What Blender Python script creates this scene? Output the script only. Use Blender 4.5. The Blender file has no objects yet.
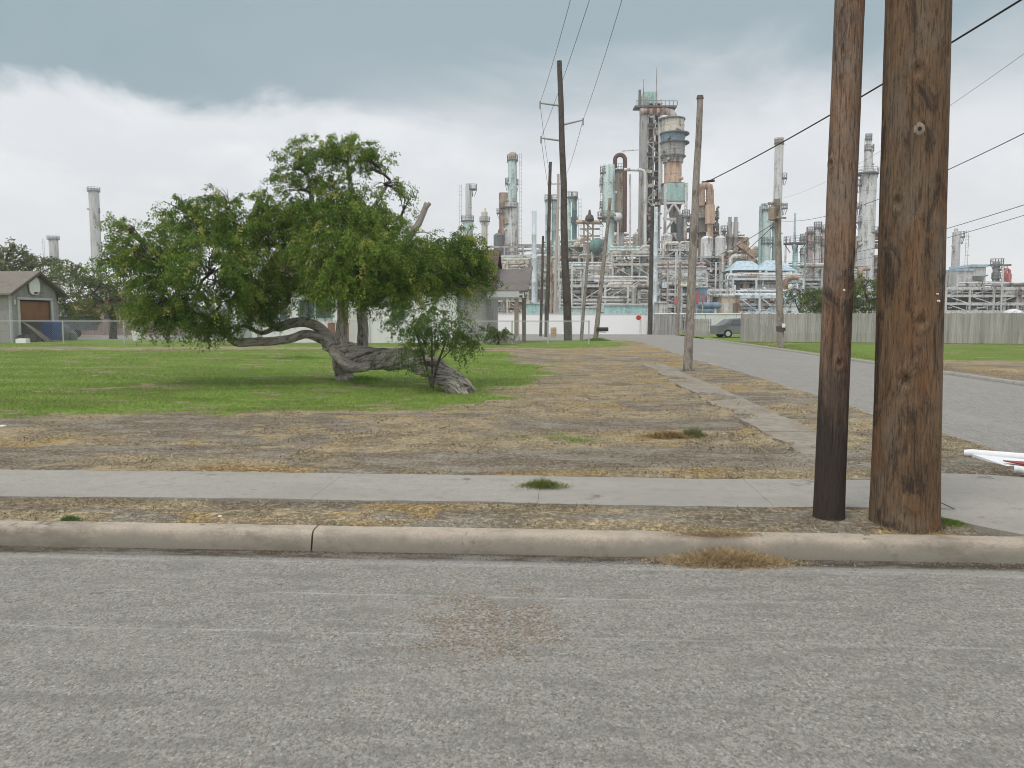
import bpy, math, random
import numpy as np
from mathutils import Vector, Matrix
R = math.radians
scene = bpy.context.scene
# ------------------------------------------------------------------ camera
FPX, TILT, YAW, HC = 800.0, math.atan(66 / 800), R(3.43), 1.6
cam_d = bpy.data.cameras.new('camera'); cam = bpy.data.objects.new('camera', cam_d)
scene.collection.objects.link(cam)
cam_d.sensor_width = 36; cam_d.lens = FPX / 1024 * 36
cam_d.clip_start = 0.05; cam_d.clip_end = 6000
cam.location = (0, 0, HC); cam.rotation_euler = (math.pi / 2 - TILT, 0, YAW)
scene.camera = cam
# ------------------------------------------------------------------ sky
SUN_EL, SUN_AZ = R(62), R(215)          # azimuth clockwise from +Y
world = bpy.data.worlds.new('World'); scene.world = world; world.use_nodes = True
wt = world.node_tree; wt.nodes.clear()
def WN(t, **k):
    n = wt.nodes.new(t)
    for a, b in k.items(): setattr(n, a, b)
    return n
def wl(a, b): wt.links.new(a, b)
w_out = WN('ShaderNodeOutputWorld')
w_bg1 = WN('ShaderNodeBackground'); w_bg2 = WN('ShaderNodeBackground'); w_mix = WN('ShaderNodeMixShader')
w_sky = WN('ShaderNodeTexSky', sky_type='NISHITA', sun_disc=False, sun_elevation=SUN_EL, sun_rotation=SUN_AZ)
wl(w_sky.outputs[0], w_bg1.inputs[0]); w_bg1.inputs[1].default_value = 0.10
w_tc = WN('ShaderNodeTexCoord'); w_sep = WN('ShaderNodeSeparateXYZ'); wl(w_tc.outputs['Generated'], w_sep.inputs[0])
def wmath(op, a, b=None, c=None, clamp=False):
    n = WN('ShaderNodeMath', operation=op); n.use_clamp = clamp
    for i, v in enumerate((a, b, c)):
        if v is None: continue
        if isinstance(v, (int, float)): n.inputs[i].default_value = v
        else: wl(v, n.inputs[i])
    return n.outputs[0]
def wramp(v, a, b, lo=0.0, hi=1.0, t='SMOOTHSTEP'):
    n = WN('ShaderNodeMapRange', interpolation_type=t); wl(v, n.inputs[0])
    for i, q in enumerate((a, b, lo, hi)): n.inputs[i + 1].default_value = q
    return n.outputs[0]
def wnoise(scale, sx, sy, sz, detail=6, rough=.55, dist=0.0):
    m = WN('ShaderNodeMapping'); wl(w_tc.outputs['Generated'], m.inputs[0]); m.inputs['Scale'].default_value = (sx, sy, sz)
    n = WN('ShaderNodeTexNoise'); wl(m.outputs[0], n.inputs['Vector'])
    n.inputs['Scale'].default_value = scale; n.inputs['Detail'].default_value = detail
    n.inputs['Roughness'].default_value = rough; n.inputs['Distortion'].default_value = dist
    return n.outputs['Fac']
def wmixc(f, a, b):
    n = WN('ShaderNodeMix', data_type='RGBA')
    if isinstance(f, (int, float)): n.inputs[0].default_value = f
    else: wl(f, n.inputs[0])
    for i, c in ((6, a), (7, b)):
        if isinstance(c, tuple): n.inputs[i].default_value = (*c, 1)
        else: wl(c, n.inputs[i])
    return n.outputs[2]
z = w_sep.outputs[2]
def wmixv(f, a, b): return wmath('ADD', wmath('MULTIPLY', a, wmath('SUBTRACT', 1.0, f)), wmath('MULTIPLY', b, f))
n1 = wnoise(3.4, 1, 1, 2.2, 8, .58, .5); n2 = wnoise(9.0, 1, 1, 2.0, 7, .6, .2); n3 = wnoise(1.4, 1, 1, 1.6, 3)
zz = wmath('ADD', z, wmath('MULTIPLY', wmath('SUBTRACT', n1, .5), .17))
zz = wmath('ADD', zz, wmath('MULTIPLY', wmath('SUBTRACT', n2, .5), .05))
zz = wmath('SUBTRACT', zz, wmath('MULTIPLY', w_sep.outputs[0], .02))
dark = wmixv(wramp(w_sep.outputs[0], -.34, -.05), wramp(zz, .222, .262), wramp(zz, .185, .325))
teal = wmixc(n2, (.205, .295, .335), (.30, .38, .42))
teal = wmixc(wramp(n3, .35, .65), teal, (.29, .37, .41))
pale = wmixc(wramp(n1, .35, .7), (.68, .695, .715), (.83, .835, .84))
pale = wmixc(wramp(z, .0, .30), pale, (.70, .715, .735))
cl = wmixc(dark, pale, teal)
up = wramp(z, .42, .85)                    # brighter, thinner cloud overhead
cl = wmixc(up, cl, (.98, 1.0, 1.02))
back = wramp(w_sep.outputs[1], .15, -.5)   # brighter sky on the sun's side, behind the photographer
cl = wmixc(back, cl, (1.0, 1.0, 1.0))
puff = wmath('MULTIPLY', wmath('MULTIPLY', wramp(n2, .42, .72), .5), wmath('SUBTRACT', 1.0, dark)); puff = wmath('MULTIPLY', puff, wramp(z, .05, .2)); cl = wmixc(wmath('MULTIPLY', puff, wmath('SUBTRACT', 1.0, up)), cl, (.90, .905, .91))
wl(cl, w_bg2.inputs[0]); w_bg2.inputs[1].default_value = 1.0
w_mix.inputs[0].default_value = .94
wl(w_bg1.outputs[0], w_mix.inputs[1]); wl(w_bg2.outputs[0], w_mix.inputs[2]); wl(w_mix.outputs[0], w_out.inputs[0])
# ------------------------------------------------------------------ sun (behind thin cloud)
sd = bpy.data.lights.new('sun', 'SUN'); sd.energy = 1.15; sd.angle = R(16); sd.color = (1, .965, .91)
sun = bpy.data.objects.new('sun', sd); scene.collection.objects.link(sun)
sv = Vector((math.sin(SUN_AZ) * math.cos(SUN_EL), math.cos(SUN_AZ) * math.cos(SUN_EL), math.sin(SUN_EL)))
sun.rotation_euler = sv.to_track_quat('Z', 'Y').to_euler(); sun.location = (0, -20, 60)
scene.view_settings.view_transform = 'Standard'; scene.view_settings.look = 'None'
scene.cycles.filter_width = 1.0; scene.view_settings.exposure = 0.3; scene.view_settings.gamma = 1
scene.cycles.volume_bounces = 0; scene.cycles.max_bounces = 5; scene.cycles.diffuse_bounces = 3; scene.cycles.transparent_max_bounces = 8

# ------------------------------------------------------------------ pixel -> place
cy_, sy_ = math.cos(YAW), math.sin(YAW)
FW, RT = Vector((-sy_, cy_, 0)), Vector((cy_, sy_, 0))
def ray(px, py):
    a = (px - 512) / FPX; b = (384 - py) / FPX
    f = math.cos(TILT) + b * math.sin(TILT); u = -math.sin(TILT) + b * math.cos(TILT)
    return a / f, u / f                     # lateral and vertical per metre of horizontal depth
def at(px, py, D):
    a, u = ray(px, py); p = FW * D + RT * (a * D); p.z = HC + u * D
    return p
def gp(px, py, z=.13):
    a, u = ray(px, py); D = (z - HC) / u
    p = at(px, py, D); p.z = z
    return p
def ydepth(Yw, px):                        # horizontal depth of world line Y=Yw at pixel column
    a, _ = ray(px, 318); return Yw / (FW.y + RT.y * a)
def gd(py, z=.13): return (z - HC) / ray(512, py)[1]

# ------------------------------------------------------------------ mesh helpers
class MB:
    def __init__(s): s.v = []; s.f = []; s.tint = None
    def add(s, vs, fs):
        o = len(s.v); s.v += [tuple(p) for p in vs]; s.f += [tuple(i + o for i in f) for f in fs]; return s
    def box(s, c, d, rz=0, M=None):
        x, y, z_ = d[0] / 2, d[1] / 2, d[2] / 2
        vs = [Vector((i, j, k)) for k in (-z_, z_) for j in (-y, y) for i in (-x, x)]
        m = M if M is not None else Matrix.Rotation(rz, 3, 'Z')
        c = Vector(c)
        return s.add([m @ v + c for v in vs], [(0, 2, 3, 1), (4, 5, 7, 6), (0, 1, 5, 4), (2, 6, 7, 3), (0, 4, 6, 2), (1, 3, 7, 5)])
    def bar(s, a, b, w, h=None):
        a, b = Vector(a), Vector(b); h = h or w; d = b - a; L = d.length
        if L < 1e-6: return s
        q = d.to_track_quat('X', 'Z').to_matrix()
        return s.box((a + b) / 2, (L, w, h), M=q)
    def tube(s, pts, r, n=8, caps=True):
        pts = [Vector(p) for p in pts]; m = len(pts)
        rs = r if isinstance(r, (list, tuple)) else [r] * m
        vs = []; fs = []; prev = None
        for i, p in enumerate(pts):
            t = (pts[min(i + 1, m - 1)] - pts[max(i - 1, 0)]).normalized()
            if prev is None:
                ref = Vector((0, 0, 1)) if abs(t.z) < .9 else Vector((1, 0, 0))
                x = t.cross(ref).normalized()
            else:
                x = (prev - t * prev.dot(t)).normalized()
            prev = x; y = t.cross(x)
            for k in range(n):
                a = 2 * math.pi * k / n; vs.append(p + (x * math.cos(a) + y * math.sin(a)) * rs[i])
        for i in range(m - 1):
            for k in range(n):
                fs.append((i * n + k, i * n + (k + 1) % n, (i + 1) * n + (k + 1) % n, (i + 1) * n + k))
        if caps: fs.append(tuple(range(n - 1, -1, -1))); fs.append(tuple((m - 1) * n + k for k in range(n)))
        return s.add(vs, fs)
    def lathe(s, c, prof, n=20):
        c = Vector(c); vs = []; fs = []
        for (r, z_) in prof:
            for k in range(n):
                a = 2 * math.pi * k / n; vs.append((c.x + r * math.cos(a), c.y + r * math.sin(a), c.z + z_))
        m = len(prof)
        for i in range(m - 1):
            for k in range(n):
                fs.append((i * n + k, i * n + (k + 1) % n, (i + 1) * n + (k + 1) % n, (i + 1) * n + k))
        fs.append(tuple(range(n - 1, -1, -1))); fs.append(tuple((m - 1) * n + k for k in range(n)))
        return s.add(vs, fs)
    def ring(s, c, r0, r1, h, n=18):
        c = Vector(c); vs = []; fs = []
        for k in range(n):
            a = 2 * math.pi * k / n; ca, sa = math.cos(a), math.sin(a)
            for r, zz_ in ((r0, 0), (r1, 0), (r1, h), (r0, h)): vs.append((c.x + r * ca, c.y + r * sa, c.z + zz_))
        for k in range(n):
            j = (k + 1) % n
            for q in range(4): fs.append((k * 4 + q, j * 4 + q, j * 4 + (q + 1) % 4, k * 4 + (q + 1) % 4))
        return s.add(vs, fs)
    def build(s, name, mat, parent=None, smooth=True, label=None):
        me = bpy.data.meshes.new(name); me.from_pydata(s.v, [], s.f); me.update()
        if mat: me.materials.append(mat)
        if smooth:
            me.polygons.foreach_set('use_smooth', [True] * len(me.polygons))
            try: me.set_sharp_from_angle(angle=R(38))
            except Exception: pass
        o = bpy.data.objects.new(name, me); scene.collection.objects.link(o)
        if parent is not None:
            o.parent = parent; o.matrix_parent_inverse = Matrix.Translation(-parent.location) if not parent.get('_rot') else parent.matrix_world.inverted()
        if label: o['label'] = label
        if getattr(s, 'bk', None) and len(s.bk) == len(s.v):
            at_ = me.color_attributes.new('bk', 'FLOAT_COLOR', 'POINT'); at_.data.foreach_set('color', np.array(s.bk, np.float32).ravel())
        return o
def npmesh(name, V, F, mat, parent=None, tint=None, smooth=False):
    """V (n,3) float, F (m,k) int; tint (n,3) point colours"""
    me = bpy.data.meshes.new(name); k = F.shape[1]
    me.vertices.add(len(V)); me.vertices.foreach_set('co', np.asarray(V, np.float32).ravel())
    me.loops.add(F.size); me.loops.foreach_set('vertex_index', F.astype(np.int32).ravel())
    me.polygons.add(len(F)); me.polygons.foreach_set('loop_start', np.arange(0, F.size, k, dtype=np.int32))
    me.polygons.foreach_set('loop_total', np.full(len(F), k, np.int32))
    if smooth: me.polygons.foreach_set('use_smooth', np.ones(len(F), bool))
    me.update(calc_edges=True)
    if tint is not None:
        a = me.color_attributes.new('tint', 'FLOAT_COLOR', 'POINT')
        c = np.ones((len(V), 4), np.float32); c[:, :3] = tint; a.data.foreach_set('color', c.ravel())
    me.materials.append(mat)
    o = bpy.data.objects.new(name, me); scene.collection.objects.link(o)
    if parent is not None: o.parent = parent; o.matrix_parent_inverse = Matrix.Translation(-parent.location)
    return o
def tag(o, label=None, cat=None, group=None, kind=None):
    if label: o['label'] = label
    if cat: o['category'] = cat
    if group: o['group'] = group
    if kind: o['kind'] = kind
    return o
def thing(name, label, cat, loc=(0, 0, 0), group=None):
    o = bpy.data.objects.new(name, None); scene.collection.objects.link(o)
    o.empty_display_size = .2; o.location = loc
    return tag(o, label, cat, group)

# ------------------------------------------------------------------ numpy noise
def _h(ix, iy, seed):
    n = (ix.astype(np.int64) * 374761393 + iy.astype(np.int64) * 668265263 + seed * 1442695041) & 0x7fffffff
    n = (n ^ (n >> 13)) * 1274126177 & 0x7fffffff
    return ((n ^ (n >> 16)) & 0xffff) / 65535.0
def vnoise(x, y, seed=0):
    x = np.asarray(x, float); y = np.asarray(y, float)
    ix, iy = np.floor(x), np.floor(y); fx, fy = x - ix, y - iy
    fx = fx * fx * (3 - 2 * fx); fy = fy * fy * (3 - 2 * fy)
    a = _h(ix, iy, seed); b = _h(ix + 1, iy, seed); c = _h(ix, iy + 1, seed); d = _h(ix + 1, iy + 1, seed)
    return (a * (1 - fx) + b * fx) * (1 - fy) + (c * (1 - fx) + d * fx) * fy
def fbm(x, y, seed=0, o=4):
    s = 0; a = .5; t = 0
    for i in range(o): s = s + a * vnoise(x * 2 ** i, y * 2 ** i, seed + i * 17); t += a; a *= .55
    return s / t
def sstep(a, b, x): t = np.clip((x - a) / (b - a), 0, 1); return t * t * (3 - 2 * t)
def polysd(px, py, poly):
    """signed distance, positive inside"""
    px = np.asarray(px, float); py = np.asarray(py, float); d = np.full(px.shape, 1e9); ins = np.zeros(px.shape, bool)
    n = len(poly)
    for i in range(n):
        x0, y0 = poly[i]; x1, y1 = poly[(i + 1) % n]
        ex, ey = x1 - x0, y1 - y0
        t = np.clip(((px - x0) * ex + (py - y0) * ey) / (ex * ex + ey * ey + 1e-12), 0, 1)
        d = np.minimum(d, np.hypot(px - x0 - t * ex, py - y0 - t * ey))
        if abs(ey) > 1e-12:
            c = ((y0 > py) != (y1 > py)) & (px < (x1 - x0) * (py - y0) / (y1 - y0) + x0); ins ^= c
    return np.where(ins, d, -d)
def gpoly(pts, z=.13): return [(gp(a, b, z).x, gp(a, b, z).y) for a, b in pts]

# ------------------------------------------------------------------ materials
class NT:
    def __init__(s, name, rough=.8, spec=.3):
        s.m = bpy.data.materials.new(name); s.m.use_nodes = True; s.t = s.m.node_tree
        s.b = s.t.nodes['Principled BSDF']; s.b.inputs['Roughness'].default_value = rough
        s.b.inputs['Specular IOR Level'].default_value = spec
        s.tc = s.N('ShaderNodeTexCoord'); s.geo = s.N('ShaderNodeNewGeometry')
    def N(s, t, **k):
        n = s.t.nodes.new(t)
        for a, b in k.items(): setattr(n, a, b)
        return n
    def L(s, a, b): s.t.links.new(a, b)
    def put(s, sock, v):
        if isinstance(v, (int, float)): sock.default_value = v
        elif isinstance(v, tuple): sock.default_value = (*v, 1) if len(v) == 3 and sock.type == 'RGBA' else v
        else: s.L(v, sock)
    def pos(s, sc=(1, 1, 1), obj=False, rot=(0, 0, 0), loc=(0, 0, 0)):
        m = s.N('ShaderNodeMapping'); s.L(s.tc.outputs['Object'] if obj else s.geo.outputs['Position'], m.inputs[0])
        m.inputs['Scale'].default_value = sc; m.inputs['Rotation'].default_value = rot; m.inputs['Location'].default_value = loc
        return m.outputs[0]
    def noise(s, vec, scale, detail=5, rough=.55, dist=0., col=False):
        n = s.N('ShaderNodeTexNoise'); s.L(vec, n.inputs['Vector'])
        n.inputs['Scale'].default_value = scale; n.inputs['Detail'].default_value = detail
        n.inputs['Roughness'].default_value = rough; n.inputs['Distortion'].default_value = dist
        return n.outputs['Color' if col else 'Fac']
    def vor(s, vec, scale, feature='F1', out='Distance'):
        n = s.N('ShaderNodeTexVoronoi', feature=feature); s.L(vec, n.inputs['Vector']); n.inputs['Scale'].default_value = scale
        return n.outputs[out]
    def math(s, op, a, b=None, clamp=False):
        n = s.N('ShaderNodeMath', operation=op); n.use_clamp = clamp; s.put(n.inputs[0], a)
        if b is not None: s.put(n.inputs[1], b)
        return n.outputs[0]
    def ramp(s, v, a, b, lo=0., hi=1., sm=True):
        n = s.N('ShaderNodeMapRange', interpolation_type='SMOOTHSTEP' if sm else 'LINEAR'); s.put(n.inputs[0], v)
        for i, q in enumerate((a, b, lo, hi)): n.inputs[i + 1].default_value = q
        return n.outputs[0]
    def mix(s, f, a, b, mode='MIX'):
        n = s.N('ShaderNodeMix', data_type='RGBA', blend_type=mode); s.put(n.inputs[0], f); s.put(n.inputs[6], a); s.put(n.inputs[7], b)
        return n.outputs[2]
    def attr(s, name, out='Color'):
        n = s.N('ShaderNodeAttribute'); n.attribute_name = name; return n.outputs[out]
    def sep(s, v):
        n = s.N('ShaderNodeSeparateXYZ'); s.L(v, n.inputs[0]); return n.outputs
    def bump(s, h, strength=.5, dist=.02, prev=None):
        n = s.N('ShaderNodeBump'); s.L(h, n.inputs['Height']); n.inputs['Strength'].default_value = strength; n.inputs['Distance'].default_value = dist
        if prev is not None: s.L(prev, n.inputs['Normal'])
        s.L(n.outputs[0], s.b.inputs['Normal']); return n.outputs[0]
    def done(s, col, rough=None):
        s.put(s.b.inputs['Base Color'], col)
        if rough is not None: s.put(s.b.inputs['Roughness'], rough)
        return s.m
_pc = {}
def paint(name, col, rust=.25, rcol=(.16, .075, .035), rough=.6, metal=0., streak=True, scale=1.0):
    """weathered painted steel: blotches, vertical run marks, rust patches"""
    if name in _pc: return _pc[name]
    t = NT(name, rough)
    a = t.noise(t.pos((1, 1, .12)), 1.6 * scale, 5, .6); b = t.noise(t.pos(), .35 * scale, 5, .6); c = t.noise(t.pos(), 3.5 * scale, 4)
    k = tuple(x * .62 for x in col); l = tuple(min(.85, x * 1.15 + .01) for x in col)
    cc = t.mix(t.ramp(a, .35, .7), col, k); cc = t.mix(t.ramp(c, .45, .7), cc, l)
    if rust > 0: cc = t.mix(t.math('MULTIPLY', t.ramp(t.math('ADD', t.math('MULTIPLY', a, .5), t.math('MULTIPLY', b, .5)), .56 - rust * .12, .64 - rust * .06), min(1, rust * 2.2)), cc, rcol)
    t.b.inputs['Metallic'].default_value = metal
    _pc[name] = t.done(cc); return t.m
def plain(name, col, rough=.7, var=.25, scale=8, spec=.3, bump=0):
    if name in _pc: return _pc[name]
    t = NT(name, rough, spec); a = t.noise(t.pos(), scale, 5, .6)
    cc = t.mix(a, tuple(x * (1 - var) for x in col), tuple(min(.9, x * (1 + var)) for x in col))
    if bump: t.bump(a, bump, .01)
    _pc[name] = t.done(cc); return t.m
# ================================================================== GROUND
KY0, KY1 = 5.30, 5.47                      # kerb of the near street
SX0, SX1 = 4.95, 10.95                     # side street
CC, CR = (3.30, KY0 + 1.65), 1.65          # kerb return at the corner
rng = np.random.default_rng(7); random.seed(11)
GREEN = gpoly([(-420, 419), (0, 416), (120, 413), (250, 416), (380, 411), (450, 404), (505, 397), (530, 385), (548, 372), (530, 362), (500, 358), (505, 352), (470, 349), (0, 350.5), (-420, 352)])
GREEN2 = gpoly([(-900, 347.5), (470, 347), (560, 348), (620, 347), (632, 342), (560, 339.6), (-900, 339.6)])
def zones(X, Y):
    """green, bare soil, orange straw for the corner lot"""
    wx = X + (fbm(X * .7, Y * .7, 3) - .5) * 2.2; wy = Y + (fbm(X * .6, Y * .9, 9) - .5) * (Y * .16)
    g = sstep(-.55, .55, polysd(wx, wy, GREEN)); g2 = sstep(-1.2, 1.2, polysd(wx, wy, GREEN2))
    g = np.maximum(g, g2)
    thin = fbm(X * .9, Y * 1.7, 21); g = g * (1 - .75 * sstep(.52, .66, .6 * thin + .4 * fbm(X * 2.6, Y * 3.2, 23)))
    n = fbm(X * .55 + 3, Y * .9, 31, 5); n2 = fbm(X * 2.3, Y * 3.1, 37, 4)
    d = sstep(.47, .60, .6 * n + .4 * n2)
    # worn wheel track that swings in from the walk towards the side street
    tr = np.exp(-((Y - (8.25 + .25 * np.sin(X * .9))) / .62) ** 2) * sstep(-3.2, -.8, X)
    tr2 = np.exp(-((Y - 10.9 - .2 * X) / .6) ** 2) * sstep(-1.5, -.3, X) * (1 - sstep(2.3, 3.0, X))
    tr3 = np.exp(-((Y - 8.4) / .22) ** 2) * (1 - sstep(-3.6, -2.2, X)) * sstep(.42, .55, vnoise(X * .8, Y * 0, 5))
    tr4 = np.exp(-((Y - 10.6) / .5) ** 2) * (1 - sstep(-5.5, -3.5, X)) * .7
    d = np.clip(.75 * d + tr * 1.15 + tr2 * .8 + tr3 * .8 + tr4, 0, 1)
    d = np.where(Y < 6.3, sstep(.44, .60, fbm(X * 1.6, Y * 5, 41)) * .85, d)
    o = sstep(.50, .70, .6 * fbm(X * .8, Y * 1.0, 51) + .4 * fbm(X * 3, Y * 3.6, 53)) * .8
    o = np.maximum(o, 1.15 * np.exp(-((Y - 7.55) / .18) ** 2) * sstep(-3.9, -3.3, X) * (1 - sstep(.25, .6, X)))
    o = np.maximum(o, sstep(14, 19, Y) * sstep(-1.0, .6, X) * sstep(.38, .6, fbm(X * .9, Y * .7, 61)) * .7)
    small = np.exp(-(((X + .1) / .55) ** 2 + ((Y - 9.6) / .35) ** 2)) * sstep(.4, .6, vnoise(X * 5, Y * 5, 77))
    g = np.maximum(g, small * .8)
    d = d * (1 - g)
    return g, d, np.clip(o * (1 - g), 0, 1)

def mat_ground():
    t = NT('lot_soil_and_grass', .95, .1); z_ = t.sep(t.attr('tint')); P = t.pos()
    f = t.ramp(t.math('ADD', t.math('MULTIPLY', t.noise(P, 30, 3, .8), .6), t.math('MULTIPLY', t.noise(P, 13, 4, .75), .4)), .41, .59); c = t.noise(P, 5.5, 5, .65); c2 = t.noise(t.pos((1, 2.2, 1)), 1.1, 5, .6); s = t.vor(P, 70, out='Color'); ss = t.sep(s)[0]
    ptc = t.ramp(t.noise(t.pos((1, 1.3, 1)), 1.6, 5, .65), .40, .60)
    dry = t.mix(f, (.13, .102, .068), (.44, .36, .24)); dry = t.mix(t.math('MULTIPLY', t.ramp(c, .42, .62), .7), dry, t.mix(f, (.14, .118, .088), (.34, .295, .22)))
    dry = t.mix(t.math('MULTIPLY', ptc, .55), t.mix(f, (.27, .215, .135), (.52, .43, .28)), t.mix(f, (.085, .07, .05), (.27, .225, .155)))
    ora = t.mix(f, (.17, .12, .055), (.54, .40, .19))
    dirt = t.mix(f, (.115, .092, .065), (.29, .245, .18)); dirt = t.mix(t.ramp(c2, .4, .65), dirt, t.mix(f, (.22, .195, .155), (.38, .345, .28))); dirt = t.mix(t.math('MULTIPLY', t.ramp(ss, .95, .98), .7), dirt, (.42, .40, .35))
    grn = t.mix(f, (.07, .135, .022), (.25, .36, .07)); grn = t.mix(t.math('MULTIPLY', t.ramp(c, .45, .7), .6), grn, (.19, .20, .07))
    jit = t.math('ADD', t.math('MULTIPLY', t.math('SUBTRACT', c, .5), 1.1), t.math('MULTIPLY', t.math('SUBTRACT', f, .5), .35))
    def m(v): return t.ramp(t.math('ADD', v, jit), .3, .7)
    col = t.mix(m(z_[2]), dry, ora); col = t.mix(t.ramp(t.math('ADD', z_[1], t.math('MULTIPLY', jit, .6)), .25, .6), col, dirt); col = t.mix(m(z_[0]), col, grn)
    h = t.math('ADD', t.math('MULTIPLY', f, .6), c); t.bump(h, .8, .03)
    return t.done(col)
M_LOT = mat_ground()
M_FAR = None
def mat_farground():
    t = NT('far_ground', .95, .1); P = t.pos(); a = t.noise(t.pos((.3, 1, 1)), .35, 5, .6); f = t.noise(P, 12, 4)
    c = t.mix(f, (.15, .13, .085), (.27, .235, .16)); c = t.mix(t.ramp(a, .42, .58), c, t.mix(f, (.05, .08, .022), (.10, .13, .04)))
    return t.done(c)
M_FAR = mat_farground()
def mat_asphalt(name, base, patchy=True):
    t = NT(name, .9, .25); P = t.pos()
    PA = t.pos((1, .72, 1)); v = t.vor(PA, 95, out='Color'); vs = t.sep(v); vd = t.vor(PA, 95); v2 = t.sep(t.vor(PA, 200, out='Color'))
    f = t.noise(PA, 34, 5, .8); big = t.noise(t.pos((.35, 1.2, 1) if patchy else (1.2, .2, 1)), .9, 5, .6); mid = t.noise(t.pos((.5, 1.6, 1) if patchy else (2.2, .5, 1)), 4.5, 5, .65)
    lo, hi = tuple(x * .52 for x in base), tuple(x * 1.5 for x in base)
    c = t.mix(t.ramp(vs[0], .1, .95, sm=False), lo, hi)
    c = t.mix(.45, c, t.mix(v2[1], lo, hi))
    c = t.mix(t.ramp(f, .45, .75), c, tuple(x * 1.35 for x in base))
    c = t.mix(t.ramp(vs[1], .965, .985), c, (.40, .385, .35))           # pale chips
    c = t.mix(t.ramp(vs[2], .975, .99), c, (.22, .17, .12)); c = t.mix(t.math('MULTIPLY', t.ramp(t.noise(PA, 30, 4, .85), .53, .66), .48), c, tuple(x * .45 for x in base)); c = t.mix(t.math('MULTIPLY', t.ramp(t.noise(t.pos((1, .6, 1), loc=(5, 5, 5)), 20, 4, .8), .54, .66), .45), c, tuple(x * 1.5 for x in base)); c = t.mix(t.math('MULTIPLY', t.ramp(t.noise(t.pos((.8, 1.2, 1), loc=(2, 1, 0)), 5.0, 6, .85), .615, .65), .7), c, (.075, .068, .062))           # brown chips
    c = t.mix(t.ramp(f, .42, .30), c, tuple(x * .42 for x in base))      # pits
    c = t.mix(t.math('MULTIPLY', t.ramp(mid, .46, .66), .5), c, tuple(x * .66 for x in base))
    c = t.mix(t.math('MULTIPLY', t.ramp(big, .5, .7), .35), c, tuple(x * 1.3 for x in base))
    pz = t.sep(t.geo.outputs['Position'])
    if patchy:
        # worn lengthwise seams
        for yy, w, a, sd_ in ((4.47, .016, .38, 1.3), (3.90, .020, .30, 4.1), (5.05, .05, .3, 7.7), (2.3, .03, .25, 2.2)):
            dy = t.math('ABSOLUTE', t.math('SUBTRACT', t.math('ADD', pz[1], t.math('MULTIPLY', t.noise(t.pos((.25, 0, 0)), 2, 5), .16)), yy + .08))
            k = t.math('MULTIPLY', t.ramp(dy, w, w * .3), t.ramp(t.noise(t.pos((.5, 6, 1), loc=(sd_, 0, 0)), 3, 4, .7), .40, .62))
            c = t.mix(t.math('MULTIPLY', k, a), c, (.52, .51, .48))
        # raveled patch with brown base showing
        dx = t.math('MULTIPLY', t.math('ADD', pz[0], .37), 2.1); dy = t.math('MULTIPLY', t.math('SUBTRACT', pz[1], 4.05), 1.75)
        r = t.math('SQRT', t.math('ADD', t.math('MULTIPLY', dx, dx), t.math('MULTIPLY', dy, dy)))
        r = t.math('ADD', r, t.math('MULTIPLY', t.math('SUBTRACT', t.noise(P, 4.2, 7, .72), .5), 3.0))
        k = t.ramp(r, .80, .70); k2 = t.math('MULTIPLY', k, t.ramp(t.noise(P, 16, 5, .8), .47, .56))
        c = t.mix(t.math('MULTIPLY', k, .62), c, t.mix(vs[0], (.08, .07, .06), (.40, .37, .32))); c = t.mix(t.math('MULTIPLY', k2, .55), c, t.mix(vs[1], (.11, .08, .055), (.32, .245, .17)))
        # silt along the gutter, its dark band also painting in the kerb's shadow line
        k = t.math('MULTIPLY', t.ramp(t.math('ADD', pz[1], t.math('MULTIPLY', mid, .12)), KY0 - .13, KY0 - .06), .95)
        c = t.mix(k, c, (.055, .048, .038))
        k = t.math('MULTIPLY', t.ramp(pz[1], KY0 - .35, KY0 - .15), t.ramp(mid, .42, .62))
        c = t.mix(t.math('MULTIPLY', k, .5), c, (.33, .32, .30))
    h = t.math('ADD', t.math('MULTIPLY', t.math('SUBTRACT', 1, vd), .5), t.math('MULTIPLY', f, 1.2)); t.bump(h, .75, .012)
    return t.done(c)
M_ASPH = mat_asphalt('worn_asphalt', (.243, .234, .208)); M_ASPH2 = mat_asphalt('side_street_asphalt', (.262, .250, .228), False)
def mat_concrete(name, base, stain=.5):
    t = NT(name, .88, .25); P = t.pos(); a = t.noise(t.pos((.5, 1.4, 1)), 1.5, 6, .6); b = t.noise(P, 7, 6, .7); f = t.noise(P, 90, 3, .6)
    k = tuple(x * .66 for x in base); l = tuple(min(.8, x * 1.22) for x in base)
    c = t.mix(t.ramp(a, .35, .68), l, base); c = t.mix(t.math('MULTIPLY', t.ramp(b, .48, .72), stain), c, k); c = t.mix(t.ramp(f, .35, .7), c, tuple(x * .84 for x in base))
    c = t.mix(t.ramp(t.noise(P, 2.6, 6, .75), .60, .66), c, (.16, .145, .12))
    t.bump(t.math('ADD', b, t.math('MULTIPLY', f, .4)), .35, .01)
    return t, c
t_, c_ = mat_concrete('walk_concrete', (.30, .283, .252), .7); M_CONC = t_.done(c_)
t_, c_ = mat_concrete('kerb_concrete', (.39, .335, .27), .8)
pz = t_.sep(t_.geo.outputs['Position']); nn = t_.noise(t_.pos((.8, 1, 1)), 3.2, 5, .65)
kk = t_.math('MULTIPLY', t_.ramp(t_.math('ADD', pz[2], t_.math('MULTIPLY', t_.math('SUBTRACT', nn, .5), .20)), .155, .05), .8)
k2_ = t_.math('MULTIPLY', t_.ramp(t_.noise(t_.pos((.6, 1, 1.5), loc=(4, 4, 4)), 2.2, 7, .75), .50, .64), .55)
M_KERB = t_.done(t_.mix(k2_, t_.mix(kk, c_, (.185, .175, .145)), (.14, .125, .10)))      # road grime on the foot of the kerb

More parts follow.
